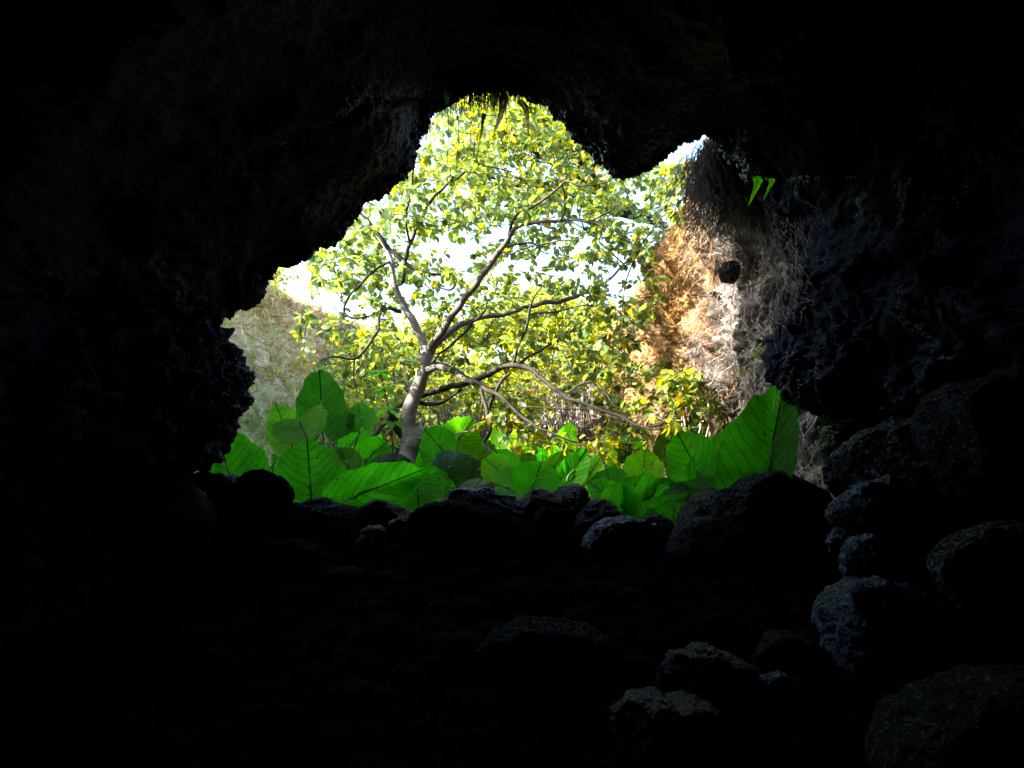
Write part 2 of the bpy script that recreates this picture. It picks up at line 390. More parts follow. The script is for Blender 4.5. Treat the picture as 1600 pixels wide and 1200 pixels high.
SXY = SHF.reshape(-1, 3)-CAM; SD = SXY@FW; SPX = 800+F*(SXY@RT)/np.maximum(SD, .1); SPY = 600-F*(SXY@UP)/np.maximum(SD, .1)
sel = np.where((SD > .3) & (rowidx < 10.3))[0]; SPXs = SPX[sel]; SPYs = SPY[sel]
drop = M('glint_bead'); drop.b.inputs['Base Color'].default_value = (.62, .70, .72, 1); drop.b.inputs['Roughness'].default_value = .12; drop.b.inputs['Specular IOR Level'].default_value = 1.0
icV = np.array([(1, 0, 0), (-1, 0, 0), (0, 1, 0), (0, -1, 0), (0, 0, 1), (0, 0, -1)], float); icF = np.array([(0, 2, 4), (2, 1, 4), (1, 3, 4), (3, 0, 4), (2, 0, 5), (1, 2, 5), (3, 1, 5), (0, 3, 5)])
bV = []; bF = []; bn = 0
for poly, cnt, wd, sz in [([(595, 150), (640, 146), (700, 148), (740, 142)], 130, 2.5, .006), ([(820, 150), (870, 172), (900, 190)], 60, 4, .005), ([(528, 168), (550, 152), (592, 158)], 110, 8, .006), ([(470, 222), (510, 200), (548, 172)], 60, 5, .004), ([(420, 245), (480, 215)], 30, 6, .003),
                          ([(700, 128), (730, 120), (770, 130), (820, 145)], 60, 6, .004), ([(1160, 205), (1152, 245), (1172, 270)], 110, 6, .006), ([(1128, 225), (1122, 255), (1140, 272)], 80, 3, .006), ([(1140, 274), (1200, 279), (1340, 277)], 70, 1.2, .005), ([(905, 210), (950, 235)], 50, 9, .005), ([(1440, 280), (1510, 300)], 40, 14, .004), ([(940, 250), (920, 215)], 30, 6, .006)]:
    pl = np.array(poly, float)
    for _ in range(cnt):
        t = random.random()*(len(pl)-1); i = min(len(pl)-2, int(t)); q = pl[i]+(pl[i+1]-pl[i])*(t-i)+np.random.normal(0, wd, 2)
        k = sel[((SPXs-q[0])**2+(SPYs-q[1])**2).argmin()]; r_ = sz*random.uniform(.6, 2.4)
        bV.append(SHF.reshape(-1, 3)[k]+Nf[k]*r_*.7+icV*r_*np.array([1, 1, 1.6])); bF.append(icF+bn); bn += 6
tag(mesh_obj('glint_beads', np.concatenate(bV), np.concatenate(bF), drop.m), 'small pale beads added as wet glints along the creases of the cave roof', 'mineral beads', kind='stuff')  # pale glossy beads added for the sparkle of water drops

# ------------------------------------------------------------------ cave floor (rubble slope) and outside ground
def floor_z(x, y):
    z = -.42+.262*y+.10*np.clip(x, -1, 4)*np.clip((6.5-y)/3, 0, 1)
    return np.where(y > 6.7, np.minimum(z, 1.22), z)
gx, gy = np.meshgrid(np.linspace(-7, 7, 360), np.linspace(-10, 7.2, 440))
P = np.stack([gx.ravel(), gy.ravel(), np.zeros(gx.size)], 1)
P[:, 2] = np.maximum(floor_z(P[:, 0], P[:, 1]), -.3)+.10*ridged(P, 1.1, 4)+.05*fbm(P, 4, 4)-.12*np.clip((P[:, 1]-5.6)/1, 0, 1)
o = mesh_obj('cave_floor', P, gfaces(440, 360), SHADEM, attrs={'mineral': np.zeros(len(P))}); tag(o, 'black broken basalt floor rising to the cave mouth', 'cave floor', kind='structure')
gx, gy = np.meshgrid(np.linspace(-60, 60, 400), np.concatenate([np.linspace(6.6, 24, 300), np.linspace(24.5, 90, 60)]))
P = np.stack([gx.ravel(), gy.ravel(), np.zeros(gx.size)], 1)
P[:, 2] = 1.05+.10*fbm(P, .8, 4)+.02*np.clip(P[:, 1]-8, 0, 10)
o = mesh_obj('ground', P, gfaces(360, 400), SOIL); tag(o, 'brown soil and leaf litter on the floor of the collapsed pit', 'ground', kind='structure')

rb = ico(2); rV = []; rF = []; n_ = 0
for _ in range(2200):
    x_ = random.uniform(-3.4, 3.6); y_ = random.uniform(.8, 6.6); z_ = float(np.maximum(floor_z(np.array([x_]), np.array([y_])), -.3)[0])
    r_ = random.choice([.03, .05, .05, .08, .12])*random.uniform(.7, 1.5); V = rb[0].copy()
    for _k in range(7):
        nn = N(np.random.normal(size=3)); V = V-nn*np.maximum(V@nn-random.uniform(.55, .85), 0)[:, None]
    V = V*r_*np.array([random.uniform(.8, 1.4), random.uniform(.8, 1.3), random.uniform(.5, .9)])
    a = random.uniform(0, 6.3); V = V@np.array([[math.cos(a), -math.sin(a), 0], [math.sin(a), math.cos(a), 0], [0, 0, 1]])
    rV.append(V+np.array([x_, y_, z_+.04])); rF.append(rb[1]+n_); n_ += len(V)
tag(mesh_obj('rubble', np.concatenate(rV), np.concatenate(rF), SHADEM, smooth=False), 'broken black basalt rubble strewn over the cave floor', 'rubble', kind='stuff')

# ------------------------------------------------------------------ pit walls
cols = [  # foot x,y | rim x,y | rim z | undercut depth | undercut height
 (3.7, 4.9, 3.3, 4.9, 5.6, .0, 2.6), (3.45, 5.9, 2.8, 5.9, 5.5, .0, 2.6), (3.25, 6.6, 2.55, 6.7, 5.4, .0, 2.6), (2.95, 7.4, 2.38, 7.4, 5.35, .25, 2.7), (2.6, 8.3, 2.34, 8.3, 5.3, .8, 2.9),
 (2.8, 9.5, 2.34, 9.5, 5.3, 1.0, 3.0), (3.0, 11, 2.3, 11, 5.25, .8, 3.0), (3.1, 13, 2.3, 13, 5.2, .5, 3.2), (2.9, 15, 2.3, 15.3, 5.3, .8, 3.6), (2.4, 17, 2.1, 17.3, 5.3, 1.4, 3.9), (1.0, 18.3, 1.0, 18.8, 5.2, 1.6, 3.8),
 (-1.0, 18.6, -1.0, 19.4, 5.3, .6, 3.6), (-3.0, 18, -3.2, 19.2, 5.9, .1, 3.4), (-4.6, 16, -5.3, 17.6, 6.5, 0, 3), (-4.8, 13.4, -6.0, 15, 6.7, 0, 3), (-4.1, 11, -5.9, 12.6, 6.3, 0, 3), (-3.4, 9, -5.6, 10.6, 5.3, 0, 3), (-3.0, 7.6, -5.4, 8.6, 5.4, 0, 3), (-3.0, 6.4, -5.2, 6.8, 5.4, 0, 3)]
Cc = np.array(cols, float); nC = len(cols)
ctr2 = np.array([-.8, 11.0])
rws = []
for k, t in enumerate([-.1, .12, .3, .42, .5, .62, .8, .93, 1.0]):
    x = Cc[:, 0]+(Cc[:, 2]-Cc[:, 0])*t; y = Cc[:, 1]+(Cc[:, 3]-Cc[:, 1])*t
    z = 1.0+(Cc[:, 4]-1.0)*t
    out = np.stack([Cc[:, 0]-ctr2[0], Cc[:, 1]-ctr2[1]], 1); out /= np.linalg.norm(out, axis=1)[:, None]
    u = Cc[:, 5]*(1.0 if k in (0, 1, 2) else .75 if k == 3 else 0)
    if k == 3: z = Cc[:, 6]-.25
    if k == 4: z = Cc[:, 6]+.1
    if k == 2: z = np.minimum(z, Cc[:, 6]-.5)
    bulge = .12*math.sin(t*math.pi)
    rws.append(np.stack([x+out[:, 0]*(u-bulge), y+out[:, 1]*(u-bulge), z], 1))
for dd, dz in ((.35, .12), (1.2, .3), (4, .5), (14, .9), (45, 2)):
    rws.append(np.stack([Cc[:, 2]+out[:, 0]*dd, Cc[:, 3]+out[:, 1]*dd, Cc[:, 4]+dz], 1))
PW = cr(cr(np.array(rws), 300, 0), 760, 1)
Nn = gnormals(PW); inn = np.array([ctr2[0], ctr2[1], 4.0])
if ((inn-PW)[:150]*Nn[:150]).sum() < 0: Nn = -Nn
Pf = PW.reshape(-1, 3); Nf = Nn.reshape(-1, 3)
rc = np.where(Pf[:, 0] > .5, 1.5, 1.0)
Pf = Pf+Nf*(.20*fbm(Pf, .9, 3)+rc*.12*ridged(Pf*np.array([1, 1, .7]), 2.3, 5, .65)+rc*.035*fbm(Pf, 9, 4, .65))[:, None]
PWF = Pf.reshape(300, 760, 3); PWN = gnormals(PWF)
if ((inn-PWF)[:150]*PWN[:150]).sum() < 0: PWN = -PWN
x, y, z = Pf.T
ochre = np.clip((y-7.9+.7*fbm(Pf, 1.5, 3))/.7, 0, 1)*np.clip((z-2.3)/1.4, .1, 1)*np.clip((17-y)/2, 0, 1)*(x > 0)  # ochre rock; the mask also paints the warm sunlit stretch
ochre = ochre.reshape(300, 760)
def psub(name, a, b, mat, label, cat):
    c0, c1 = int(759*a/18), int(759*b/18); G = PWF[:, c0:c1+1]; nv, nu = G.shape[:2]
    o = mesh_obj(name, G.reshape(-1, 3), gfaces(nv, nu), mat, attrs={'ochre': ochre[:, c0:c1+1].ravel()})
    return tag(o, label, cat, kind='structure')
psub('cliff', 0, 9.6, CLIFF, 'grey and ochre cliff on the right side of the pit, hung with dry roots', 'cliff')
psub('cliff', 9.6, 12.6, CLIFF, 'grey undercut cliff at the far end of the pit, behind the tree', 'cliff')
psub('hillside', 12.6, 18, SLOPE, 'pale grassy bank on the left side of the pit, beside the bulging cave wall', 'slope')

def surf(ci, ri):
    """sample of the pit wall: column 0..18, row 0..8 is foot..rim (rows 9+ lie on top)"""
    c = min(759, max(0, int(759*ci/18))); r = min(299, max(0, int(299*ri/13)))
    return PWF[r, c], PWN[r, c]

# ------------------------------------------------------------------ dry vines on the cliffs, grass on the bank
def col_mix(cols_, j=.25):
    c = np.array(random.choice(cols_)); return np.clip(c*(1+random.uniform(-j, j)), 0, 1)
def drape(n, c0, c1, r0, r1, cols_, rad, L0, L1, lift=.05, curl=.05, down=1.0, side=.3):
    s = Strands()
    for _ in range(n):
        p, nn = surf(random.uniform(c0, c1), random.uniform(r0, r1)); p = p.copy()
        L = random.uniform(L0, L1); m = random.randint(5, 8); st = L/m
        dirv = N([random.uniform(-side, side), random.uniform(-side, side), -down*random.uniform(.4, 1)])
        pts = [p+nn*.0]; q = p+nn*random.uniform(.01, lift)
        for _k in range(m):
            pts.append(q.copy()); dirv = N(dirv+np.array([random.gauss(0, curl*5), random.gauss(0, curl*5), random.gauss(0, curl*3)-.08*down]))
            q = q+dirv*st+nn*random.uniform(-.004, .008)
        r = rad*random.uniform(.5, 1.5); s.add(pts, r, r*.5, 3, col_mix(cols_))
    return s
straw = [(.42, .30, .18), (.30, .20, .13), (.50, .40, .27), (.20, .13, .09), (.36, .22, .15), (.10, .07, .05)]
greys = [(.42, .40, .38), (.25, .22, .2), (.62, .6, .58), (.10, .09, .09), (.34, .28, .24)]
oranges = [(.66, .38, .14), (.5, .26, .09), (.2, .11, .05), (.75, .5, .22), (.10, .06, .03)]
o = drape(3400, 3.4, 9.8, 3.9, 8.6, oranges+straw[:3]+[(.12, .07, .04)]*3, .0030, .12, .6, .07, .11).obj('dry_vines', DRY)
tag(o, 'dry orange and straw coloured vines matted over the sunlit cliff', 'vines', kind='stuff')
o = drape(3600, 2.1, 4.4, 2.5, 8.2, greys+[(.05, .045, .04)]*2, .0024, .08, .45, .06, .14).obj('dry_rootlets', DRY)
tag(o, 'grey rootlets matted over the shaded near end of the right cliff', 'roots', kind='stuff')
o = drape(2600, 9.4, 12.8, 3.5, 8.6, greys+straw, .007, .2, .8, .12, .07).obj('dry_creepers', DRY)
tag(o, 'grey and straw creepers over the far cliff behind the tree', 'creepers', kind='stuff')
s = drape(3600, 12.2, 17.6, 4.2, 8.9, [(.75, .52, .26), (.8, .66, .42), (.6, .34, .14), (.70, .44, .26), (.22, .12, .05)], .008, .15, .7, .12, .09, .35, 1.0)
tag(s.obj('dry_stalks', DRY), 'pale dry stalks tangled over the left bank', 'dry plants', kind='stuff')
s = Strands()
gcols = [(.34, .58, .14), (.52, .68, .26), (.7, .72, .42), (.24, .48, .08), (.75, .7, .45)]
for _ in range(7000):
    p, nn = surf(random.uniform(12.6, 17.7), random.uniform(.6, 6.2) if random.random() < .8 else random.uniform(6, 9.3))
    L = random.uniform(.10, .38); dv = N(nn*.5+np.array([random.uniform(-.6, .6), random.uniform(-.6, .3), 1.0]))
    bend = np.array([random.uniform(-1, 1), random.uniform(-1, .4), -.6])*L*.6
    s.add([p+dv*L*t+bend*t*t for t in (0, .35, .7, 1)], .009, .002, 3, col_mix(gcols))
tag(s.obj('grass', GRASS), 'thin pale green grass growing over the left bank', 'grass', kind='stuff')

o = drape(2600, .8, 3.3, .4, 5.4, [(.8, .82, .86), (.6, .62, .66), (.7, .66, .6), (.25, .24, .24)], .0035, .08, .35, .06, .08).obj('pale_rootlets', DRY)
tag(o, 'short whitish rootlets on the cliff foot right of the giant taro leaf', 'roots', kind='stuff')
# ------------------------------------------------------------------ boulders
ICO = {5: ico(5), 6: ico(6), 4: ico(4)}
def boulder(outline, Y, depth, label, mat=ROCK, seed=0, sub=5, rough=1.0, name='boulder', mineral_=.0, group=None):
    pts = np.array([W(a, b, Y) for a, b in outline]); c = pts.mean(0)
    q = (pts-c)[:, [0, 2]]; an = np.arctan2(q[:, 1], q[:, 0]); rr = np.hypot(q[:, 0], q[:, 1])
    od = np.argsort(an); an = an[od]; rr = rr[od]
    an = np.concatenate([an-2*math.pi, an, an+2*math.pi]); rr = np.tile(rr, 3)
    V, Fc = ICO[sub]; V = V.copy()
    th_ = np.arctan2(V[:, 2], V[:, 0]); R = np.interp(th_, an, rr); pl = np.hypot(V[:, 0], V[:, 2])
    k = np.clip(pl, 0, 1)**.72
    dpt = np.sign(V[:, 1])*np.abs(V[:, 1])**.75
    P = np.stack([np.cos(th_)*R*k, dpt*depth, np.sin(th_)*R*k], 1)
    size = rr.mean()
    rs = np.random.RandomState(seed+11)
    # break the form with flat fracture faces
    for _ in range(13):
        n = N(rs.normal(size=3)*np.array([.7, 1.0, .7])); h = (P@n).max()*rs.uniform(.62, .86)
        if abs(n[1]) < .5: h = (P@n).max()*rs.uniform(.84, .95)
        ex = np.maximum(P@n-h, 0); P = P-n*ex[:, None]*.97
    P = P+c+np.array([0, depth*.35, 0])
    nr = P-(c+np.array([0, depth*.35, 0])); nr /= np.linalg.norm(nr, axis=1)[:, None]+1e-9
    so = seed*3.7
    P = P+nr*(rough*(size*.07*fbm(P+so, 1.1/size, 3)+size*.05*ridged(P+so, 2.0/size, 4, .6)+.009*fbm(P+so, 11, 4, .65)+.003*fbm(P, 45, 2)))[:, None]
    c2 = c+np.array([0, depth*.35, 0]); Q_ = P-c2
    for _ in range(9):
        n = N(rs.normal(size=3)*np.array([.8, 1.0, .9])); mx = (Q_@n).max(); h = mx*(rs.uniform(.90, .97) if abs(n[1]) < .5 else rs.uniform(.72, .9))
        Q_ = Q_-n*np.maximum(Q_@n-h, 0)[:, None]
    P = Q_+c2; P = P+nr*(.007*fbm(P+so, 16, 3, .7)+.004*ridged(P, 30, 2))[:, None]
    o = mesh_obj(name, P, Fc, mat, attrs={'mineral': np.full(len(P), mineral_)}); centre(o)  # pale specks paint wet highlights onto the boulder
    return tag(o, label, 'boulder' if name == 'boulder' else 'rock', group)
B = boulder
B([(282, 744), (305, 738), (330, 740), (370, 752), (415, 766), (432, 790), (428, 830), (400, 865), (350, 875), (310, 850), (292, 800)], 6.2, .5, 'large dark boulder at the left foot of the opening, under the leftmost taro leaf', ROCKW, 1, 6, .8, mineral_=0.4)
B([(362, 752), (372, 742), (390, 736), (420, 741), (440, 753), (452, 772), (450, 792), (400, 800), (370, 790)], 6.1, .25, 'round black boulder perched between the two leftmost taro leaves', SHADEM, 2, mineral_=0.05)
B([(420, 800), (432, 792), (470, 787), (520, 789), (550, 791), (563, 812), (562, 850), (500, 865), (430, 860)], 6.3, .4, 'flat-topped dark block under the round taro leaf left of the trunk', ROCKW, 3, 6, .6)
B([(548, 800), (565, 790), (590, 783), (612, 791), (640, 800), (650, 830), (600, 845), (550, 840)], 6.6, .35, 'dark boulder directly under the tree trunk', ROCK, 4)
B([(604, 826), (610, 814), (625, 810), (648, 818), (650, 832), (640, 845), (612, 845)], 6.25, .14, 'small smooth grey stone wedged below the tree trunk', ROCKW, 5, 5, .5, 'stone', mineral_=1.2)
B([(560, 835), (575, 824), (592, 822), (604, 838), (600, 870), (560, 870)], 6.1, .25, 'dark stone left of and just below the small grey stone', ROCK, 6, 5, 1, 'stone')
B([(628, 830), (642, 802), (660, 789), (690, 784), (740, 794), (790, 807), (830, 823), (848, 860), (840, 960), (700, 980), (630, 930)], 5.9, .5, 'largest black boulder in the middle of the lip, its back sloping down to the right', SHADEM, 7, 6, .55, mineral_=0.15)
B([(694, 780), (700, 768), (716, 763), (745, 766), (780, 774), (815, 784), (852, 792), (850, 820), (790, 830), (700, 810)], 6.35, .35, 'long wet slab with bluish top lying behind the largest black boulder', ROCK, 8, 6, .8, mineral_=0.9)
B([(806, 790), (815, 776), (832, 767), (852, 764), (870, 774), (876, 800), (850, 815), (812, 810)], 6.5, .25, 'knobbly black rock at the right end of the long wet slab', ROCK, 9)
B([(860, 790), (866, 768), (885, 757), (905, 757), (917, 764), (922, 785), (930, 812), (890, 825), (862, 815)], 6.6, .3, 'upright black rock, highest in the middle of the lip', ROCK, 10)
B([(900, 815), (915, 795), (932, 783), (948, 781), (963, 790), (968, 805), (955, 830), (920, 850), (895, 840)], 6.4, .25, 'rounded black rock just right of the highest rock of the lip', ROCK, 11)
B([(836, 830), (842, 800), (852, 792), (868, 796), (880, 815), (895, 845), (915, 885), (925, 930), (880, 950), (840, 910)], 5.8, .3, 'wedge-shaped black rock with a sharp right edge below the knobbly rock', SHADEM, 12, 6, .6, mineral_=0.3)
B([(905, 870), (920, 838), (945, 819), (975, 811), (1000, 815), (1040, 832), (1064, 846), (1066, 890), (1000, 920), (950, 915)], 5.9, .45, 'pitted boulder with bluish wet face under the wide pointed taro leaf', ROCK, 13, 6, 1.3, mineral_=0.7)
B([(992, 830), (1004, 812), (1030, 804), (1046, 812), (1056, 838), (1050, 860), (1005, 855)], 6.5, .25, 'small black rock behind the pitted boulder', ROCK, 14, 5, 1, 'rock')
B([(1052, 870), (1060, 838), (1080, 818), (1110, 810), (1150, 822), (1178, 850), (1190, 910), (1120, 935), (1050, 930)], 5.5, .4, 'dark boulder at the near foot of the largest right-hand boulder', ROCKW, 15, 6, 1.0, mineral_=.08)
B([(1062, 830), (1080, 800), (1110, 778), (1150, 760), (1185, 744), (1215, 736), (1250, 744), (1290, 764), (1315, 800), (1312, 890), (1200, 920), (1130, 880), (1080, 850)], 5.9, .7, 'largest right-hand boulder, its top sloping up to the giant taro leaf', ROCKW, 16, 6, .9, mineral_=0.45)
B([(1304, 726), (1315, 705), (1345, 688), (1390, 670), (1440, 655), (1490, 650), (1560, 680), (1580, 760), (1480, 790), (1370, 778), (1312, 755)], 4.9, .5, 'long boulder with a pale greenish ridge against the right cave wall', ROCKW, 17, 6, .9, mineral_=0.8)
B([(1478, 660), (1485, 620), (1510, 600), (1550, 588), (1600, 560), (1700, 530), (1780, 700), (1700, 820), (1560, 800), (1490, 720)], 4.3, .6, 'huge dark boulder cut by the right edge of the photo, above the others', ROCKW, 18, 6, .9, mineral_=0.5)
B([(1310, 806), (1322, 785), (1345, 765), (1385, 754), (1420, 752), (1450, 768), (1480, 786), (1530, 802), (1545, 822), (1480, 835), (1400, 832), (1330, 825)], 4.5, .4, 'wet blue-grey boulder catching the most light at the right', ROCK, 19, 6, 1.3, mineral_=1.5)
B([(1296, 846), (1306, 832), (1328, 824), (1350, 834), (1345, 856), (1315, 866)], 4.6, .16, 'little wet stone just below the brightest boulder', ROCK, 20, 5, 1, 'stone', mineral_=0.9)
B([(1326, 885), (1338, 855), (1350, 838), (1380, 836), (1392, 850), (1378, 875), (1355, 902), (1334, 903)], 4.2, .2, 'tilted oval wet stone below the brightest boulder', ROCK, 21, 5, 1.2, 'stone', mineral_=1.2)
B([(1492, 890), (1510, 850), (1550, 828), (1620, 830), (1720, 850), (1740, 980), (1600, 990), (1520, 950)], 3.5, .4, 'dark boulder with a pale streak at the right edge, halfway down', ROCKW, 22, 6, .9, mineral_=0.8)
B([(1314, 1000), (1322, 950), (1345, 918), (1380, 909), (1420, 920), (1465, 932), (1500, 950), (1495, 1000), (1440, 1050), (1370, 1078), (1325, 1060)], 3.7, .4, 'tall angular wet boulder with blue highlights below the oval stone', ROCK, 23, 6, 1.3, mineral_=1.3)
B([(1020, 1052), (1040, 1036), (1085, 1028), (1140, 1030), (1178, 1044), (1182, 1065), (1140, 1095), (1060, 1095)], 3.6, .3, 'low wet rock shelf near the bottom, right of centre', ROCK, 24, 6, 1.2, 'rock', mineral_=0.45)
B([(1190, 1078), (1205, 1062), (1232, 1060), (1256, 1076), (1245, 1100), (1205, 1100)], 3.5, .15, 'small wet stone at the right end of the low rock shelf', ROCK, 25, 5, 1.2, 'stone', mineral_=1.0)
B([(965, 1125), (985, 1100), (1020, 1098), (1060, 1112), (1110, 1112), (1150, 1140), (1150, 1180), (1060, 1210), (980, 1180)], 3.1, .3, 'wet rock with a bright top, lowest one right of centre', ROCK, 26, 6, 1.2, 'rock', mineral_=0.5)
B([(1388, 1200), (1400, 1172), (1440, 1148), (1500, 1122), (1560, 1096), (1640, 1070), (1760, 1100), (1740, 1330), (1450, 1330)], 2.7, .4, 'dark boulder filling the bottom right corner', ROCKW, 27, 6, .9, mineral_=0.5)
B([(740, 1020), (790, 994), (850, 984), (900, 988), (950, 1006), (988, 1034), (1010, 1075), (960, 1130), (820, 1130), (750, 1080)], 4.0, .5, 'broad black boulder with an arched lit edge at the lower centre', SHADEM, 28, 6, .9, mineral_=0.6)
B([(370, 890), (400, 858), (440, 850), (480, 853), (510, 880), (520, 930), (450, 960), (380, 940)], 5.5, .35, 'dark boulder below the flat-topped block', SHADEM, 29, 6, .9, mineral_=0.2)
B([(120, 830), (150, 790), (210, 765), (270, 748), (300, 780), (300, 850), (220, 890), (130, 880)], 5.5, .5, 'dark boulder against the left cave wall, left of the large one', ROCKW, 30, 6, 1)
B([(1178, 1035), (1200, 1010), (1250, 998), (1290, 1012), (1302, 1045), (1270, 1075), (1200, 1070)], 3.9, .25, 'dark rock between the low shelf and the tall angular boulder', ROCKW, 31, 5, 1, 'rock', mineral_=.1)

# ------------------------------------------------------------------ taro
def leaf_mesh(length, width, sideL=.25, sideR=.25, droop=.15, ripple=.02, rnd=0.0, nr=22, na=108, seed=0):
    """cordate blade; local x = towards tip, y across, z = upper side; origin where the stalk joins"""
    key = np.array([0, 6, 14, 24, 36, 50, 65, 80, 95, 110, 125, 140, 152, 163, 172, 180]); rad = np.array([1.0, .96, .90, .83, .765, .71, .67, .65, .645, .64, .62, .57, .49, .37, .22, .10])
    rad = rad*(1-rnd)+rnd*np.array([1, .99, .975, .95, .91, .86, .81, .775, .75, .72, .67, .59, .49, .36, .22, .1])
    a = np.linspace(-180, 180, na+1); R = np.interp(np.abs(a), key, rad)
    ar = np.radians(a); rs = np.random.RandomState(seed)
    R = R*(1+.025*np.sin(ar*rs.randint(9, 14)+rs.rand()*6)+.015*np.sin(ar*23+rs.rand()*6))
    t = np.linspace(0, 1, nr+1)[1:]
    X = np.outer(t, R*np.cos(ar)); Yy = np.outer(t, R*np.sin(ar))
    X = np.concatenate([[0], X.ravel()]); Yy = np.concatenate([[0], Yy.ravel()])
    U = np.stack([X, Yy], 1); ww = width/(2*(.655+.10*rnd))
    s_ = X-np.abs(Yy)*.55
    z = .010*length*np.abs(np.sin(s_*12))*np.clip(np.abs(Yy)*4, 0, 1)
    z = z-droop*length*np.clip(X, 0, 2)**2-droop*.5*length*np.clip(-X, 0, 1)**2*2
    z += ripple*length*np.sin(np.arctan2(Yy, X)*7+rs.rand()*6)*np.hypot(X, Yy)**2*1.5
    yy = Yy*ww; zL = np.where(Yy > 0, sideL, sideR)
    ylen = np.abs(yy); sg = np.sign(yy)
    y2 = sg*ylen*np.cos(zL); z = z-ylen*np.sin(zL)*(.4+.6*np.clip(ylen/(ww*.6), 0, 1))
    V = np.stack([X*length, y2, z], 1); m = na+1
    Fc = [[0, 1+j, 2+j] for j in range(na)]
    for i in range(nr-1):
        for j in range(na): Fc.append([1+i*m+j, 1+(i+1)*m+j, 2+(i+1)*m+j, 2+i*m+j])
    return V, Fc, U
def add_leaf(root, base, tip, wpx, sideL=.25, sideR=.25, roll=0.0, mat=TARO, droop=.1, seed=0, ripple=.02, foot=None, away=True, rnd=.25):
    Bp = W(*base); Tp = W(*tip); ax = Tp-Bp; L = np.linalg.norm(ax); ax = ax/L
    view = N(Bp-CAM); upn = view-ax*(view@ax); upn = N(upn)
    if not away: upn = -upn
    sidev = np.cross(upn, ax)
    c, s_ = math.cos(roll), math.sin(roll); u2 = upn*c+sidev*s_; s2 = np.cross(u2, ax)
    wd = wpx/F*base[2]
    V, Fc, U = leaf_mesh(L, wd, sideL, sideR, droop, ripple, rnd, seed=seed)
    P = Bp+V[:, :1]*ax+V[:, 1:2]*s2+V[:, 2:3]*u2
    part('leaf', P, Fc, mat, root, uv=U)
    g = np.array(root.location) if foot is None else foot
    st = Strands(); mid = (Bp+g)/2+np.array([random.uniform(-.06, .06), .10, .05])
    pts = cr(np.array([g+np.array([0, 0, -.05]), mid, Bp, Bp+ax*L*.35+u2*-.008]), 16)
    st.add(pts, .016, .006, 6); st.obj('stalk', STALK, root)
def taro(px, Y, label, leaves, group='taro plants behind the lip of the cave'):
    g = W(px, 830, Y); g[2] = 1.08
    r = empty('taro_plant', g, label, 'taro plant', group)
    for i, L in enumerate(leaves): add_leaf(r, seed=int(px)+i, **L)
    return r
D = dict
taro(360, 7.2, 'single broad taro leaf half hidden by the bulging cave wall, leftmost of all', [D(base=(362, 752, 7.0), tip=(338, 676, 7.2), wpx=125, sideL=.2, sideR=.25, droop=.05)])
taro(490, 7.4, 'nearly round upright taro leaf, left of the trunk, with straight dark midrib', [D(base=(486, 770, 7.0), tip=(480, 690, 7.2), wpx=116, sideL=.1, sideR=.1, droop=.02, rnd=.9)])
taro(560, 7.5, 'wide taro leaf arching to the right across the foot of the trunk', [D(base=(556, 776, 6.9), tip=(656, 734, 7.3), wpx=84, sideL=.35, sideR=.1, droop=.12, roll=-.15)])
taro(505, 9.2, 'tallest taro at the left, one high leaf with brown spots and lower yellowing ones', [
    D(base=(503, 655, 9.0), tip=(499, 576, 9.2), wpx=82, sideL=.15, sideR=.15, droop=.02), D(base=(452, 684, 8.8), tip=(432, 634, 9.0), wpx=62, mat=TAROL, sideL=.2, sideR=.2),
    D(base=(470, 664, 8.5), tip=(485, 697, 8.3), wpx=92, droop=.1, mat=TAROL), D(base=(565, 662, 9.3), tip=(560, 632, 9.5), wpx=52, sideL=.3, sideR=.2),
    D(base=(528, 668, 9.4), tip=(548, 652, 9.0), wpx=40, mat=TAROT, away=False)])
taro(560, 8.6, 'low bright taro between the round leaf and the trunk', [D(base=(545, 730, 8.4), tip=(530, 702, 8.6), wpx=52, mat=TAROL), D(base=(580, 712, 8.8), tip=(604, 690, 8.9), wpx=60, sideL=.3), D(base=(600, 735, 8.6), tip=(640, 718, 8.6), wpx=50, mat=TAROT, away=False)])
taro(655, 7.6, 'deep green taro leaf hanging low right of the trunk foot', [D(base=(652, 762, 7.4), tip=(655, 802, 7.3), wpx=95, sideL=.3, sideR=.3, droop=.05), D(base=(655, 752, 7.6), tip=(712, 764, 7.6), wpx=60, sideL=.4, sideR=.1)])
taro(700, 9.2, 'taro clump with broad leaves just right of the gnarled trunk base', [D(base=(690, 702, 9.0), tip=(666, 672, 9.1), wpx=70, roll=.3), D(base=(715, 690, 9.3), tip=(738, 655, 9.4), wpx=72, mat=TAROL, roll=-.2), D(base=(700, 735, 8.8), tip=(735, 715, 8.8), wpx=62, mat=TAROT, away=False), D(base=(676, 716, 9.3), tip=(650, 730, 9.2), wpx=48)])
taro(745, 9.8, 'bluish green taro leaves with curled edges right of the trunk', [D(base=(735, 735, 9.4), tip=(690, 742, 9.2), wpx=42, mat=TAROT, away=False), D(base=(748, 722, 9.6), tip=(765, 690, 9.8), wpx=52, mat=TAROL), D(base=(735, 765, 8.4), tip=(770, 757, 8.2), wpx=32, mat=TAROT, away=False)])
taro(800, 7.9, 'overlapping taro leaves behind the knobbly rock, the front one heart shaped', [D(base=(832, 760, 7.6), tip=(846, 724, 7.7), wpx=74, roll=.1, rnd=1), D(base=(790, 762, 7.8), tip=(830, 776, 7.6), wpx=70, roll=.3), D(base=(778, 735, 8.3), tip=(758, 716, 8.4), wpx=52, mat=TAROL), D(base=(796, 738, 8.4), tip=(774, 704, 8.5), wpx=58, sideL=.5), D(base=(822, 728, 8.8), tip=(812, 712, 8.9), wpx=44, mat=TAROL)])
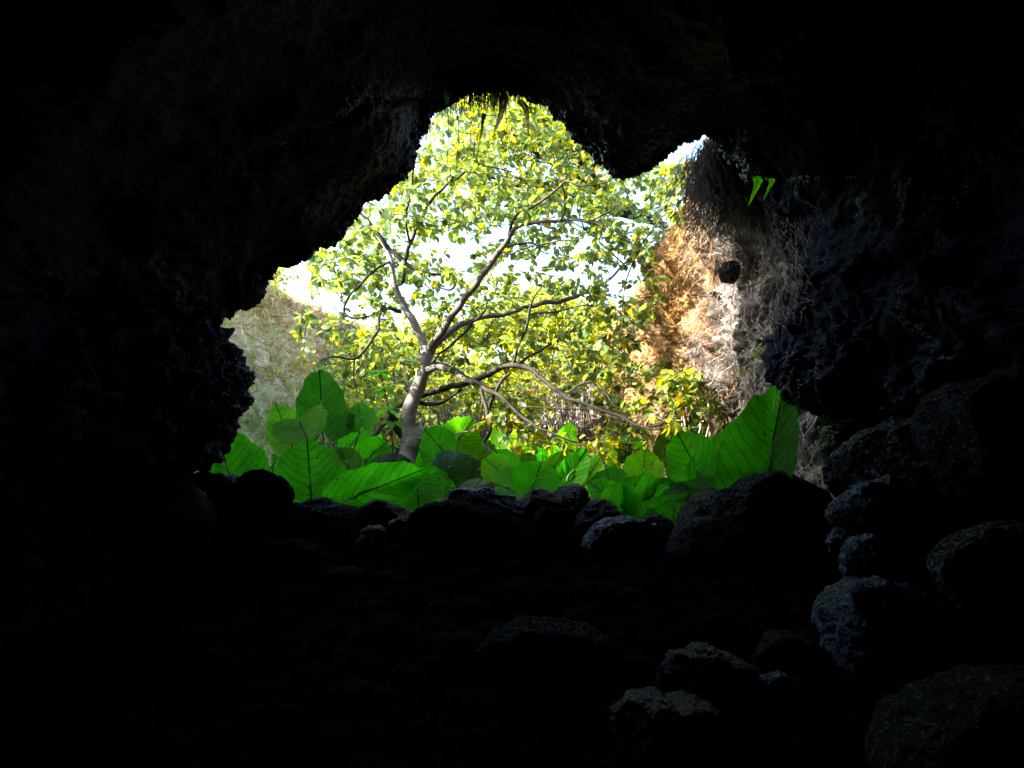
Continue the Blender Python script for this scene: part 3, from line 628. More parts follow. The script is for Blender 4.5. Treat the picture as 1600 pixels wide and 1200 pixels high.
taro(900, 8.0, 'upright pointed pair of taro leaves in the middle, one bright behind one darker', [D(base=(886, 752, 7.8), tip=(916, 702, 7.9), wpx=52, sideL=.3, sideR=.2), D(base=(908, 764, 8.3), tip=(938, 715, 8.4), wpx=52, mat=TAROL, sideL=.3, sideR=.3), D(base=(862, 738, 8.8), tip=(878, 708, 8.8), wpx=40, mat=TAROL)])
taro(965, 7.7, 'taro with two round leaves above the wide pointed leaf', [D(base=(955, 766, 7.5), tip=(948, 733, 7.6), wpx=66, roll=.1, rnd=1), D(base=(1004, 748, 7.7), tip=(1008, 706, 7.8), wpx=66, mat=TAROL, rnd=1)])
taro(985, 7.2, 'wide taro leaf with ragged pointed right end, hanging over the pitted boulder', [D(base=(975, 800, 6.9), tip=(1052, 755, 7.2), wpx=92, sideL=.15, sideR=.2, droop=.04, ripple=.04), D(base=(975, 795, 6.9), tip=(920, 752, 7.2), wpx=62, sideL=.2, sideR=.3, droop=.04)])
taro(1095, 7.5, 'broad heart-shaped taro leaf left of the giant one', [D(base=(1098, 750, 7.2), tip=(1060, 678, 7.4), wpx=92, roll=.1, rnd=.8, sideL=.1, sideR=.15), D(base=(1098, 750, 7.2), tip=(1142, 672, 7.5), wpx=62, sideL=.35, sideR=.2)])
taro(1185, 6.6, 'giant taro leaf, the tallest of all, standing at the right behind the largest boulder', [D(base=(1198, 742, 6.1), tip=(1226, 600, 6.2), wpx=160, rnd=.1, sideL=1.1, sideR=.12, droop=.03, ripple=.03)])
taro(1080, 7.0, 'bluish taro leaf seen from above, between the two big leaves on the right', [D(base=(1112, 766, 6.9), tip=(1040, 772, 6.6), wpx=44, mat=TAROT, away=False, droop=.1), D(base=(1065, 752, 7.6), tip=(1042, 742, 7.6), wpx=30)])
taro(1050, 7.0, 'dark green taro leaf hanging down in the notch between boulders', [D(base=(1052, 782, 6.8), tip=(1052, 842, 6.7), wpx=58, sideL=.2, sideR=.3), D(base=(1075, 790, 7.2), tip=(1088, 800, 7.1), wpx=30)])
ii = 0
places = [('far taro left of the trunk, under the pale bank', 470, 10.6), ('far taro just left of the trunk, among yellow leaves', 590, 11.2), ('far taro below the dark hollow of the far cliff', 860, 11.5),
          ('far taro under the longest lower branch', 800, 12.2), ('far taro below the undercut of the right cliff', 990, 11.0), ('far taro in front of the root-hung hollow on the right', 1060, 10.2), ('far taro beside the dark leaning limb', 545, 10.0), ('far taro directly behind the trunk', 650, 12.0)]
for lab, px, Y in places:
    lv = []
    for k in range(random.randint(4, 6)):
        bx = px+random.uniform(-38, 38); by = random.uniform(690, 745); an = random.uniform(-2.4, -.6); L = random.uniform(28, 48)
        top = random.random() < .3
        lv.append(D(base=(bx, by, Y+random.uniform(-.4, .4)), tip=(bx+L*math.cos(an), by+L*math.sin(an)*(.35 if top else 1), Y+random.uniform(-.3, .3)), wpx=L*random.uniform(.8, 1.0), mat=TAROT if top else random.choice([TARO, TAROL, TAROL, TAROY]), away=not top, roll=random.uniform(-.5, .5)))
    taro(px, Y, lab, lv, 'taro plants farther back in the pit')

# ------------------------------------------------------------------ leaves for trees
def leaf_bank(items, mat, name, root, fold=.25):
    """items: (pos, dir, up, length, width, colour); 8-vertex pointed oval blades"""
    n = len(items); P = np.array([i[0] for i in items]); Dv = np.array([i[1] for i in items]); Uv = np.array([i[2] for i in items])
    L = np.array([i[3] for i in items])[:, None]; Wd = np.array([i[4] for i in items])[:, None]; C = np.array([i[5] for i in items])
    Dv /= np.linalg.norm(Dv, axis=1)[:, None]+1e-9; S = np.cross(Dv, Uv); S /= np.linalg.norm(S, axis=1)[:, None]+1e-9; U = np.cross(S, Dv)
    prof = [(0, 0), (.16, .62), (.42, 1.0), (.72, .78), (1.0, 0)]
    vs = []
    for t, w in prof:
        c = P+Dv*L*t-U*L*(.22*t*t)
        if w == 0: vs.append(c)
        else: vs += [c+S*Wd*w*.5-U*Wd*w*fold*.5*-1, c, c-S*Wd*w*.5+U*Wd*w*fold*.5]
    V = np.stack(vs, 1).reshape(-1, 3); k = len(vs)   # 0 | 1 2 3 | 4 5 6 | 7 8 9 | 10
    fq = [(1, 4, 5, 2), (2, 5, 6, 3), (4, 7, 8, 5), (5, 8, 9, 6)]; ft = [(0, 1, 2, 2), (0, 2, 3, 3), (7, 10, 8, 8), (8, 10, 9, 9)]
    base = np.arange(n)[:, None, None]*k
    Q = (base+np.array(fq)[None]).reshape(-1, 4)
    T3 = (base+np.array([(0, 1, 2), (0, 2, 3), (7, 10, 8), (8, 10, 9)])[None]).reshape(-1, 3)
    Q3 = np.concatenate([Q[:, [0, 1, 2]], Q[:, [0, 2, 3]], T3])
    return part(name, V, Q3, mat, root, attrs={'tint': np.repeat(C, k, 0)})
GR = [(.14, .21, .07), (.17, .26, .06), (.10, .17, .08), (.21, .29, .05), (.22, .28, .04)]
YE = [(.38, .37, .02), (.30, .33, .02), (.46, .36, .015), (.26, .32, .02)]
def lcol(yf):
    c = np.array(random.choice(YE if random.random() < yf*.75 else GR)); return c*random.uniform(.5, 1.1)

# main tree --------------------------------------------------------
tb = W(612, 830, 9.2); tb[2] = 1.05
TREE = empty('tree', tb, 'tree with smooth pale leaning trunk and wide spreading branches in the middle of the opening', 'tree')
BR = []      # sampled branch points for twigs
def limb(pts, name, mat, k=10, parent=TREE, wob=.008, n=None):
    P = np.array([W(p[0], p[1], p[2]) for p in pts]); R = np.array([p[3]/F*p[2]*(.88 if name == 'trunk' else .76) for p in pts])
    n = n or len(pts)*7
    Q = cr(P, n); Rr = np.maximum(cr(R[:, None], n)[:, 0], .002)
    Q = Q+wob*np.stack([perlin(Q*5), perlin(Q*5+9), perlin(Q*5+19)], 1)*3
    Rr = Rr*(1+.12*perlin(Q*6+4))
    s = Strands(); s.add(Q, 0, 0, k, radii=Rr); s.obj(name, mat, parent)
    BR.extend([(q, r) for q, r in zip(Q, Rr)])
    return Q
limb([(606, 835, 9.0, 15), (615, 790, 9.1, 12), (626, 745, 9.3, 13), (640, 708, 9.5, 18), (644, 690, 9.5, 20), (637, 668, 9.5, 15), (642, 635, 9.5, 13), (653, 605, 9.5, 12.5), (662, 575, 9.5, 13), (666, 555, 9.5, 12), (666, 540, 9.5, 10)], 'trunk', BARK, 18, n=120)
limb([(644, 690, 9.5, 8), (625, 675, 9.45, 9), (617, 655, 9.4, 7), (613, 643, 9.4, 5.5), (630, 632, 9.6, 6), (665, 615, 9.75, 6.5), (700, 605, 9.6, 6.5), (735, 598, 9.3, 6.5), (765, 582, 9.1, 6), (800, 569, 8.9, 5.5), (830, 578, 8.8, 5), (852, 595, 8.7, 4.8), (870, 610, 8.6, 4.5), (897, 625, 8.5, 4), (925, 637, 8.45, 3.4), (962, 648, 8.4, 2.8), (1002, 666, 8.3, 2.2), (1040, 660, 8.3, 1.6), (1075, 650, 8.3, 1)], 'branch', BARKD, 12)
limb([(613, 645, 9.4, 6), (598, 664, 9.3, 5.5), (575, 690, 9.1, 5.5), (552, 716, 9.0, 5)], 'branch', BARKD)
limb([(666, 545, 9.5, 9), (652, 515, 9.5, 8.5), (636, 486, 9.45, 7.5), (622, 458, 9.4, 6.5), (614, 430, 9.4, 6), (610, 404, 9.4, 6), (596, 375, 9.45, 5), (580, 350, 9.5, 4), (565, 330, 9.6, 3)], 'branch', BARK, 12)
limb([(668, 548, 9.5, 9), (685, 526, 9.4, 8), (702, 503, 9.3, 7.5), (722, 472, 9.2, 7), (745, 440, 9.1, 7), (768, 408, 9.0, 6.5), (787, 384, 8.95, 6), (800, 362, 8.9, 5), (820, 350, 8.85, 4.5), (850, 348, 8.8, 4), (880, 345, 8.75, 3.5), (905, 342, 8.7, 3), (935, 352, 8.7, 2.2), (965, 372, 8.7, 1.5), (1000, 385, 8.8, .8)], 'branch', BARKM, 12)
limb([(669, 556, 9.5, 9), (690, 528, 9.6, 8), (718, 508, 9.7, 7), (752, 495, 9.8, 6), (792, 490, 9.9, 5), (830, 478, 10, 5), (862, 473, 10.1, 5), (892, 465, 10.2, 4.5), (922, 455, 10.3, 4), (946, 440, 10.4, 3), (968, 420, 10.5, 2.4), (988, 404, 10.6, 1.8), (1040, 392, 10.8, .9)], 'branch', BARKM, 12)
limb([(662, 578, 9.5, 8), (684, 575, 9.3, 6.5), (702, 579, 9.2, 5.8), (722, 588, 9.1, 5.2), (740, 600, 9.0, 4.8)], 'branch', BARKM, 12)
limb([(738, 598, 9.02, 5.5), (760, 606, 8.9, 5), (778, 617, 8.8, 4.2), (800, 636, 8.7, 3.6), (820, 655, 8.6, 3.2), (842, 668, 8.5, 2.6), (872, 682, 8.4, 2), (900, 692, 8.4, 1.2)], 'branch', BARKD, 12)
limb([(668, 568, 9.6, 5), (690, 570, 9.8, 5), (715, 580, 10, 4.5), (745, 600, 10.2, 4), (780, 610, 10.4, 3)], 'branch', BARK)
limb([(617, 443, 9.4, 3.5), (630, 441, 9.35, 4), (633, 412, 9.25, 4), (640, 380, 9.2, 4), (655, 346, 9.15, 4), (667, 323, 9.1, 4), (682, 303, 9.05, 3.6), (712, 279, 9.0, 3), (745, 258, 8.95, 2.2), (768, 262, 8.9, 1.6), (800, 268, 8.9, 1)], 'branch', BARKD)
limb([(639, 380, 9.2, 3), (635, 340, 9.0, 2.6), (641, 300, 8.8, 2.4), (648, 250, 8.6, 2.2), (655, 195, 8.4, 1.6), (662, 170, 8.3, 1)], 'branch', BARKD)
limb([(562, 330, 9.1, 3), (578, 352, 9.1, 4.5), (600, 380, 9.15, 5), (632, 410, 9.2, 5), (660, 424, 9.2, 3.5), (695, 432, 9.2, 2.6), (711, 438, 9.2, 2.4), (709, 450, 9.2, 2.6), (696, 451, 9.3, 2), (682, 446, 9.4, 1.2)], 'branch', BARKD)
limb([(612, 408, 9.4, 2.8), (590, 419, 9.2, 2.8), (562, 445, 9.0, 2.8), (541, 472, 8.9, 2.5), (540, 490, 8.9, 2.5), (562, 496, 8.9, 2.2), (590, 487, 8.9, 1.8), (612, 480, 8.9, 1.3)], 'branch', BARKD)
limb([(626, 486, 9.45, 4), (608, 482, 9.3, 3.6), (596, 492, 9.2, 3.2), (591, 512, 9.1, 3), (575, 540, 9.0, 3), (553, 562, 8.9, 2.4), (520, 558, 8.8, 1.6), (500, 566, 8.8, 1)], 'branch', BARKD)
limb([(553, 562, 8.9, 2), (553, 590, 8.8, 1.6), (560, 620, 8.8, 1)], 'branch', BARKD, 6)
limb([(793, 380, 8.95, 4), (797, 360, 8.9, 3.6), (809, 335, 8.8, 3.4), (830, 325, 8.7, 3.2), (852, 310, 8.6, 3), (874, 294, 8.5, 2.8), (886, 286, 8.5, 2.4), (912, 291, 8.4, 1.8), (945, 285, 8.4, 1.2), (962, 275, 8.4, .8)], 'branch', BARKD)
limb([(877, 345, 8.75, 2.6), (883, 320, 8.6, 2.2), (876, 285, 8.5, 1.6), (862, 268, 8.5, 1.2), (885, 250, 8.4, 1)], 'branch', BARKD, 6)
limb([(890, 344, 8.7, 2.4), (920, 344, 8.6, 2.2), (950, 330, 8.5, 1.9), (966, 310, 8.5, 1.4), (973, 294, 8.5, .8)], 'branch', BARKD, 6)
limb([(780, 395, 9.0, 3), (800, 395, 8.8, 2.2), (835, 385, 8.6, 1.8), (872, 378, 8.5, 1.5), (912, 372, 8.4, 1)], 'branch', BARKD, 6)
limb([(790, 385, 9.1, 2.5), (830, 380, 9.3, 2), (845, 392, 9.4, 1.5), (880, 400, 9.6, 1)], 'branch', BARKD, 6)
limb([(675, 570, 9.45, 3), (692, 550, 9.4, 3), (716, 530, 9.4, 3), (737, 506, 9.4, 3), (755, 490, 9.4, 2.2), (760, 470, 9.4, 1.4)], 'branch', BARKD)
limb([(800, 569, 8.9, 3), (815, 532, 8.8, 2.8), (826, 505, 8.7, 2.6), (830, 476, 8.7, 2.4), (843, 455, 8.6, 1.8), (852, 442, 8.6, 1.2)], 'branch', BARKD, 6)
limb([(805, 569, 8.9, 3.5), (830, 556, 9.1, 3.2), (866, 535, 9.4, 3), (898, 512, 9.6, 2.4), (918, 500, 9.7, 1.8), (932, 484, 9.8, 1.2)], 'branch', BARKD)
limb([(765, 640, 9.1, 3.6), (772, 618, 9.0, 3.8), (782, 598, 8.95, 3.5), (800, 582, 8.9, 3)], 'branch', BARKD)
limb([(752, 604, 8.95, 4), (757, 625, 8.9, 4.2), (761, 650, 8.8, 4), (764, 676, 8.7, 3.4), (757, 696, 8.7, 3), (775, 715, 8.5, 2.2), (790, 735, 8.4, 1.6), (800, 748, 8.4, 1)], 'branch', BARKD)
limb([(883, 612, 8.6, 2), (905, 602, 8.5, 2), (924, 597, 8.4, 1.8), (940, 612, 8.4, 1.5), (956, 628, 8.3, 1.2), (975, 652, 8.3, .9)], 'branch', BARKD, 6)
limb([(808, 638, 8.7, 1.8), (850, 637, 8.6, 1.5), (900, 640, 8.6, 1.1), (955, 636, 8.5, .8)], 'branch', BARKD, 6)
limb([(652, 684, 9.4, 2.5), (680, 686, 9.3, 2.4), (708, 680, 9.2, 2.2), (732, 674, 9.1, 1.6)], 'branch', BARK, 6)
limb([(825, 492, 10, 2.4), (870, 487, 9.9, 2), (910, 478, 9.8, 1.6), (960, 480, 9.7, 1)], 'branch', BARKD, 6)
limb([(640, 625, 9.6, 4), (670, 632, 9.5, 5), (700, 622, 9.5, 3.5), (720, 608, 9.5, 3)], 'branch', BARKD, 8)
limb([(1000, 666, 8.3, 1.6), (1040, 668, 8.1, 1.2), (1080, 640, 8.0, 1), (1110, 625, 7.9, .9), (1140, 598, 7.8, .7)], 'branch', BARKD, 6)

# crown: twigs reach from the limbs to scattered spots, leaves sit on the twigs
crown_poly = [(470, 400), (560, 305), (640, 250), (650, 175), (720, 150), (820, 160), (930, 235), (1000, 255), (1045, 240), (1078, 235), (1078, 300), (1048, 340), (1030, 400), (1035, 500), (1000, 560), (1100, 590), (1150, 600), (1130, 640), (1080, 690), (940, 710), (800, 690), (690, 640), (560, 620), (480, 590), (465, 520), (480, 470)]
gaps = [(715, 392, 28, 38, .92), (880, 425, 36, 22, .9), (760, 432, 18, 16, .6), (935, 270, 28, 16, .8), (460, 440, 30, 40, .9), (700, 455, 26, 16, .5), (640, 500, 22, 26, .5), (700, 300, 26, 20, .5), (560, 470, 36, 18, .5), (980, 300, 20, 15, .4), (810, 400, 18, 30, .4),
        (1000, 480, 26, 40, .6), (720, 650, 60, 40, .6), (850, 600, 50, 25, .3), (600, 500, 30, 20, .3), (1040, 540, 60, 40, .7), (885, 655, 66, 30, .97), (1130, 665, 50, 40, .85)]
TRK = [np.array(p, float) for p in ([(640, 710), (642, 635), (653, 605), (662, 575), (666, 545), (636, 486), (612, 420), (600, 375)], [(666, 545), (702, 503), (745, 440), (787, 384), (800, 362), (850, 348), (905, 342)], [(690, 528), (752, 495), (830, 478), (892, 465), (946, 440)], [(613, 643), (665, 615), (735, 598), (800, 569), (870, 610), (962, 648)])]
def inpoly(x, y, poly):
    c = False; j = len(poly)-1
    for i in range(len(poly)):
        xi, yi = poly[i]; xj, yj = poly[j]
        if (yi > y) != (yj > y) and x < (xj-xi)*(y-yi)/(yj-yi)+xi: c = not c
        j = i
    return c
Bp = np.array([b[0] for b in BR]); Br = np.array([b[1] for b in BR])
ok = Br < .05; Bp = Bp[ok]; Br = Br[ok]
tw = Strands(); items = []
cnt = 0; tries = 0
while cnt < 930 and tries < 30000:
    tries += 1
    px = random.uniform(460, 1160); py = random.uniform(150, 710)
    if not inpoly(px, py, crown_poly): continue
    if any(((px-g[0])/g[2])**2+((py-g[1])/g[3])**2 < 1 and random.random() < g[4] for g in gaps): continue
    if py > 560 and random.random() < .25: continue
    if px < 560 and 440 < py < 560 and random.random() < .4: continue
    Yt = random.uniform(8.6, 11.2) if px < 1040 else random.uniform(7.8, 8.6)
    if px < 1040 and min(segdist(np.array([px]), np.array([py]), k)[0] for k in TRK) < 24: Yt = random.uniform(9.9, 11.3)
    tgt = W(px, py, Yt)
    dd = np.linalg.norm(Bp-tgt, axis=1)
    if len(dd) == 0: continue
    j = dd.argmin(); dist = dd[j]
    if dist > 1.3: continue
    a = Bp[j]; mid = (a+tgt)/2+np.array([random.gauss(0, .1), random.gauss(0, .1), random.gauss(.02, .1)])*dist
    tipv = tgt+N(tgt-a)*.12+np.array([random.gauss(0, .06), random.gauss(0, .06), random.uniform(-.12, .05)])
    Q = cr(np.array([a, mid, tgt, tipv]), 12)
    r0 = min(.014, max(.006, dist*.013)); tw.add(Q, r0, .0025, 4)
    if dist > .35:
        Bp = np.concatenate([Bp, Q[3:11:2]]); Br = np.concatenate([Br, np.full(4, .004)])
    low = np.clip((py-430)/250, 0, 1); yf = .14+.45*low+.18*np.clip((330-py)/150, 0, 1)*(px > 680)
    if px < 620: yf *= .8
    for k in range(random.randint(10, 15)):
        t = random.uniform(.35, 1) if k > 1 else 1.0
        i = min(10, int(t*11)); p = Q[i]+(Q[min(11, i+1)]-Q[i])*random.random(); ax = N(Q[min(11, i+1)]-Q[i])
        rd = N(np.array([random.gauss(0, 1), random.gauss(0, 1), random.gauss(0, .7)]))
        dv = N(ax*.5+rd*1.0+np.array([0, 0, -.35]))
        up = N(np.array([random.gauss(0, .5), random.gauss(0, .5), 1.0])) if random.random() < .6 else N([random.gauss(0, 1), random.gauss(0, 1), random.gauss(0, 1)])
        L = random.uniform(.08, .14)
        items.append((p+dv*.015, dv, up, L, L*random.uniform(.56, .70), lcol(yf)))
    cnt += 1
tw.obj('twigs', BARKD, TREE)
cro = leaf_bank(items, LEAF, 'crown', TREE)
print('crown leaves', len(items), 'tries', tries)

# trees beyond -----------------------------------------------------
def far_tree(foot, label, blobs, nl, size, yf, bark=BARKD, tr=.12, grp='trees around the rim of the pit'):
    foot = np.array(foot, float); r = empty('tree', foot, label, 'tree', grp)
    s = Strands(); its = []
    cen = np.mean([b[:3] for b in blobs], 0); top = foot+(cen-foot)*.75
    tk = cr(np.array([foot+[0, 0, -.4], foot+(top-foot)*.4+[.15, .1, 0], top]), 12); s.add(tk, tr, tr*.4, 8)
    s.obj('trunk', bark, r); s = Strands()
    tot = sum(b[3]**2 for b in blobs)
    for (bx, by, bz, br, bzr) in blobs:
        c = np.array([bx, by, bz]); st = tk[random.randint(5, 11)]
        lb = cr(np.array([st, (st+c)/2+np.random.normal(0, .1, 3), c]), 10); s.add(lb, .05, .015, 5)
        n = int(nl*br**2/tot/10)
        for _ in range(n):
            d_ = N(np.random.normal(size=3)); q = c+d_*np.array([br, br, bzr])*random.uniform(.35, 1.05)*(1+.3*perlin((c+d_)[None]*2)[0])
            m = lb[random.randint(4, 9)]; tq = cr(np.array([m, (m+q)/2+np.random.normal(0, .08, 3), q]), 6); s.add(tq, .010, .003, 3)
            for _k in range(10):
                p = q+np.random.normal(0, .13, 3); L = size*random.uniform(.7, 1.3)
                its.append((p, N(np.random.normal(size=3)+[0, 0, -.5]), N(np.random.normal(size=3)*.7+[0, 0, 1]), L, L*.6, lcol(yf)))
    s.obj('limbs', bark, r); leaf_bank(its, LEAFB, 'crown', r)
far_tree((.6, 19.6, 5.2), 'sunlit yellow-green tree on the far rim, behind the middle branches', [(.3, 18.6, 6.4, 1.1, .7), (1.5, 18.6, 6.5, 1.0, .8), (-.9, 18.9, 6.3, 1.0, .6), (2.5, 17.6, 6.0, .9, .7), (.8, 19, 7.0, .8, .6)], 6500, .13, .75)
far_tree((-3.4, 19.9, 5.3), 'low green tree on the far rim, seen left of the trunk', [(-3.2, 19, 5.9, .9, .5), (-2.0, 19, 6.0, .9, .5), (-4.4, 18.6, 5.9, .8, .4)], 3200, .13, .5)
far_tree((3.4, 11.5, 5.6), 'tree on the right rim whose yellowing crown overhangs the top of the opening', [(.9, 10.8, 7.3, .85, .7), (-.2, 10.6, 7.4, .8, .7), (1.3, 11.2, 6.6, .6, .5), (.4, 11.3, 6.7, .6, .45), (-.7, 11, 6.9, .6, .5), (.3, 11, 8.1, 1.1, .5)], 3600, .12, .72, tr=.04)
far_tree((-6.2, 12.9, 6.2), 'small yellow-leaved tree on top of the left bank', [(-5.5, 14.2, 6.6, .45, .3), (-5.1, 15.3, 6.6, .4, .25), (-6.3, 13.2, 6.9, .7, .4)], 1500, .09, .9)
# shrubs at the foot of the far cliff
def shrub(px, py, Y, w, h, label, yf, n=1500, size=.1):
    c = W(px, py, Y); g = c.copy(); g[2] = 1.1; r = empty('shrub', g, label, 'shrub', 'shrubs on the floor of the pit')
    s = Strands(); its = []
    for _ in range(n//13):
        q = c+np.random.normal(0, 1, 3)*np.array([w, w*.6, h])*.55
        s.add(cr(np.array([g+np.random.normal(0, .05, 3)*[1, 1, 0], (g+q)/2+np.random.normal(0, .1, 3), q]), 7), .009, .003, 3)
        for _k in range(12):
            L = size*random.uniform(.7, 1.3); its.append((q+np.random.normal(0, .10, 3), N(np.random.normal(size=3)), N(np.random.normal(size=3)*.7+[0, 0, 1]), L, L*.55, lcol(yf)))
    s.obj('stems', BARKD, r); leaf_bank(its, LEAFB, 'foliage', r)
shrub(830, 712, 12.5, 1.0, .25, 'yellow-green shrub below the dark hollow of the far cliff', .8, 700)
shrub(960, 712, 11.5, .9, .25, 'yellow shrub right of the middle, below the end of the longest branch', .95, 700)
shrub(560, 640, 12.0, .9, .45, 'green shrub left of the trunk at the foot of the pale bank', .5)
shrub(740, 610, 15.0, 1.5, .7, 'loose shrub in front of the far grey cliff, behind the trunk', .75, 2600)
shrub(900, 560, 15.5, 1.3, .6, 'bright yellow-green shrub high against the far cliff', .75, 2400)
shrub(600, 560, 15.0, 1.2, .6, 'yellow-green shrub against the far cliff left of the trunk', .65, 2000)

# sapling left of the trunk
g = W(615, 800, 8.6); g[2] = 1.08
SP = empty('sapling', g, 'thin sapling with whorls of pointed bright green leaves left of the trunk', 'sapling')
s = Strands(); Q = cr(np.array([g, W(613, 690, 8.6), W(609, 650, 8.6), W(600, 605, 8.6), W(594, 580, 8.6)]), 24); s.add(Q, .010, .005, 5); s.obj('stem', BARKD, SP)
its = []
for (lx, ly, w_) in [(594, 582, 6), (601, 608, 6), (607, 640, 5), (613, 660, 5)]:
    c = W(lx, ly, 8.6)
    for k in range(w_):
        a = k*2*math.pi/w_+lx; its.append((c, N([math.cos(a), math.sin(a)*.8, random.uniform(-.3, .3)]), np.array([0, 0, 1.]), .20, .085, np.array([.06, .22, .02])))
leaf_bank(its, LEAF, 'foliage', SP)

# ------------------------------------------------------------------ hanging roots and ferns
s = Strands()
for _ in range(1900):
    px = random.gauss(1128, 24); px = min(1185, max(1072, px)); py = 214+abs(px-1115)*.55+random.uniform(-6, 50); Y = random.uniform(6.5, 7.3)
    p = W(px, py, Y); L = random.uniform(.25, 1.15)*(1-.4*abs(px-1120)/70); m = 9; q = p.copy(); pts = []; dv = np.array([0, 0, -1.])
    for k in range(m):
        pts.append(q.copy()); dv = N(dv+np.array([random.gauss(.02, .5), random.gauss(0, .4), -.28])); q = q+dv*L/m
    r = random.choice([.0018, .0025, .003, .005]); s.add(pts, r, r*.6, 3)
rt = s.obj('hanging_roots', ROOT); tag(rt, 'thick dark curtain of fine roots hanging from the roof at the top right of the opening', 'roots', kind='stuff')
s = Strands()
for _ in range(900):
    px = random.uniform(688, 850); Y = random.uniform(5.75, 6.1); py = 150+max(0, px-790)*.25; p = W(px, py-24, Y)
    L = random.uniform(.16, .44)*(1.0 if px < 790 else .55); q = p.copy(); pts = []; dv = np.array([0, 0, -1.])
    for k in range(7):
        pts.append(q.copy()); dv = N(dv+np.array([random.gauss(0, .14), random.gauss(0, .14), -.3])); q = q+dv*L/7
    s.add(pts, random.choice([.002, .003, .005]), .001, 3)
for (px, py, L) in [(752, 160, .75), (712, 165, .8), (700, 170, .9), (790, 175, .6), (735, 160, .6), (905, 220, .35), (672, 190, .5)]:
    q = W(px, py-6, 5.95); pts = []
    for k in range(12): pts.append(q.copy()); q = q+np.array([random.gauss(0, .008), random.gauss(0, .008), -L/12])
    s.add(pts, .0035, .002, 4)
tag(s.obj('hanging_rootlets', ROOT), 'thin dark rootlets fringing the highest edge of the opening', 'roots', kind='stuff')
s = Strands()
for _ in range(200):
    px = random.uniform(1195, 1275); py = random.uniform(330, 500); p = W(px, py, 6.05+random.uniform(-.25, .1)); q = p.copy(); pts = []; dv = N([random.gauss(.2, .5), -.1, -1])
    for k in range(8): pts.append(q.copy()); dv = N(dv+np.array([random.gauss(0, .35), random.gauss(0, .2), random.gauss(-.1, .3)])); q = q+dv*random.uniform(.02, .06)
    s.add(pts, .002, .0015, 3, col_mix(greys))
tag(s.obj('rootlets', DRY), 'loose grey rootlets curling off the right edge of the cave wall', 'roots', kind='stuff')
# near-black lump standing in for the shade inside a hole
B([(1122, 430), (1128, 416), (1142, 407), (1152, 409), (1157, 420), (1155, 433), (1148, 441), (1132, 437)], 7.06, .08, 'dark lump put in for a shaded hole beside the sunlit patch of the right cliff', mat_flat('hole_shade', (.008, .008, .009), .9), 40, 5, .8, 'rock')

s = Strands()
for _ in range(70):
    px = random.uniform(1118, 1164); py = random.uniform(396, 425); q = W(px, py, 6.8); pts = []
    for k in range(7): pts.append(q.copy()); q = q+np.array([random.gauss(0, .012), random.gauss(0, .01), -random.uniform(.02, .05)])
    s.add(pts, .0022, .0012, 3)
tag(s.obj('root_threads', ROOT), 'fine root threads hanging over the dark round lump on the right cliff', 'roots', kind='stuff')
def frond(top, tip, label, col, wid=.06, curve=.05, name='fern', Yb=None, n=34, grp='ferns hanging from the rock'):
    A = W(*top); Bt = W(*tip); L = np.linalg.norm(Bt-A); mid = (A+Bt)/2+np.array([curve, -.03, .04])
    r = empty(name, A, label, 'fern', grp)
    Q = cr(np.array([A, mid, Bt]), n+2); s = Strands(); s.add(Q, .003, .001, 4); s.obj('stem', ROOT if col[1] < col[0] else STALK, r)
    its = []
    for i in range(1, n+1):
        ax = N(Q[i+1]-Q[i]) if i < n+1 else N(Q[i]-Q[i-1]); t = i/n; w = (wid*(1-t)**.85+.004 if n >= 34 else wid*math.sin(math.pi*min(1, (t+.12)/1.12)**.8)**.7+.006)
        for sg in (-1, 1):
            dv = N(np.array([sg*1.0, random.uniform(-.2, .2), 0])*.8+ax*.8)
            its.append((Q[i], dv, np.array([0, -1., .1]), w, max(.006, L/n*.95), np.array(col)*random.uniform(.8, 1.2)))
    leaf_bank(its, FERN, 'fronds', r, .05)
frond((1184, 274, 5.6), (1168, 324, 5.55), 'bright green fern frond, longer of the two hanging under the right roof edge', (.25, .78, .03), .055, .025)
frond((1206, 278, 5.6), (1192, 314, 5.55), 'bright green fern frond, shorter of the two hanging under the right roof edge', (.25, .78, .03), .036, .02)
frond((698, 135, 5.8), (699, 168, 5.75), 'small green fern at the top left of the opening', (.10, .32, .03), .045, .0, n=14)
frond((774, 140, 5.9), (772, 172, 5.85), 'small green fern at the top centre of the opening', (.10, .26, .04), .035, .0, n=14)
frond((788, 144, 5.95), (770, 216, 5.9), 'brown dead fern frond, leftmost of two hanging from the roof', (.10, .075, .03), .07, .03)
frond((812, 154, 5.95), (826, 212, 5.9), 'brown dead fern frond, rightmost of two hanging from the roof', (.09, .065, .03), .055, .02)
frond((828, 168, 5.95), (834, 190, 5.9), 'tiny green fern right of the brown fronds', (.10, .28, .03), .04, .01, n=14)
frond((756, 176, 5.95), (748, 232, 5.9), 'thin dark fern frond dangling lowest from the roof fringe', (.035, .04, .035), .025, .01)
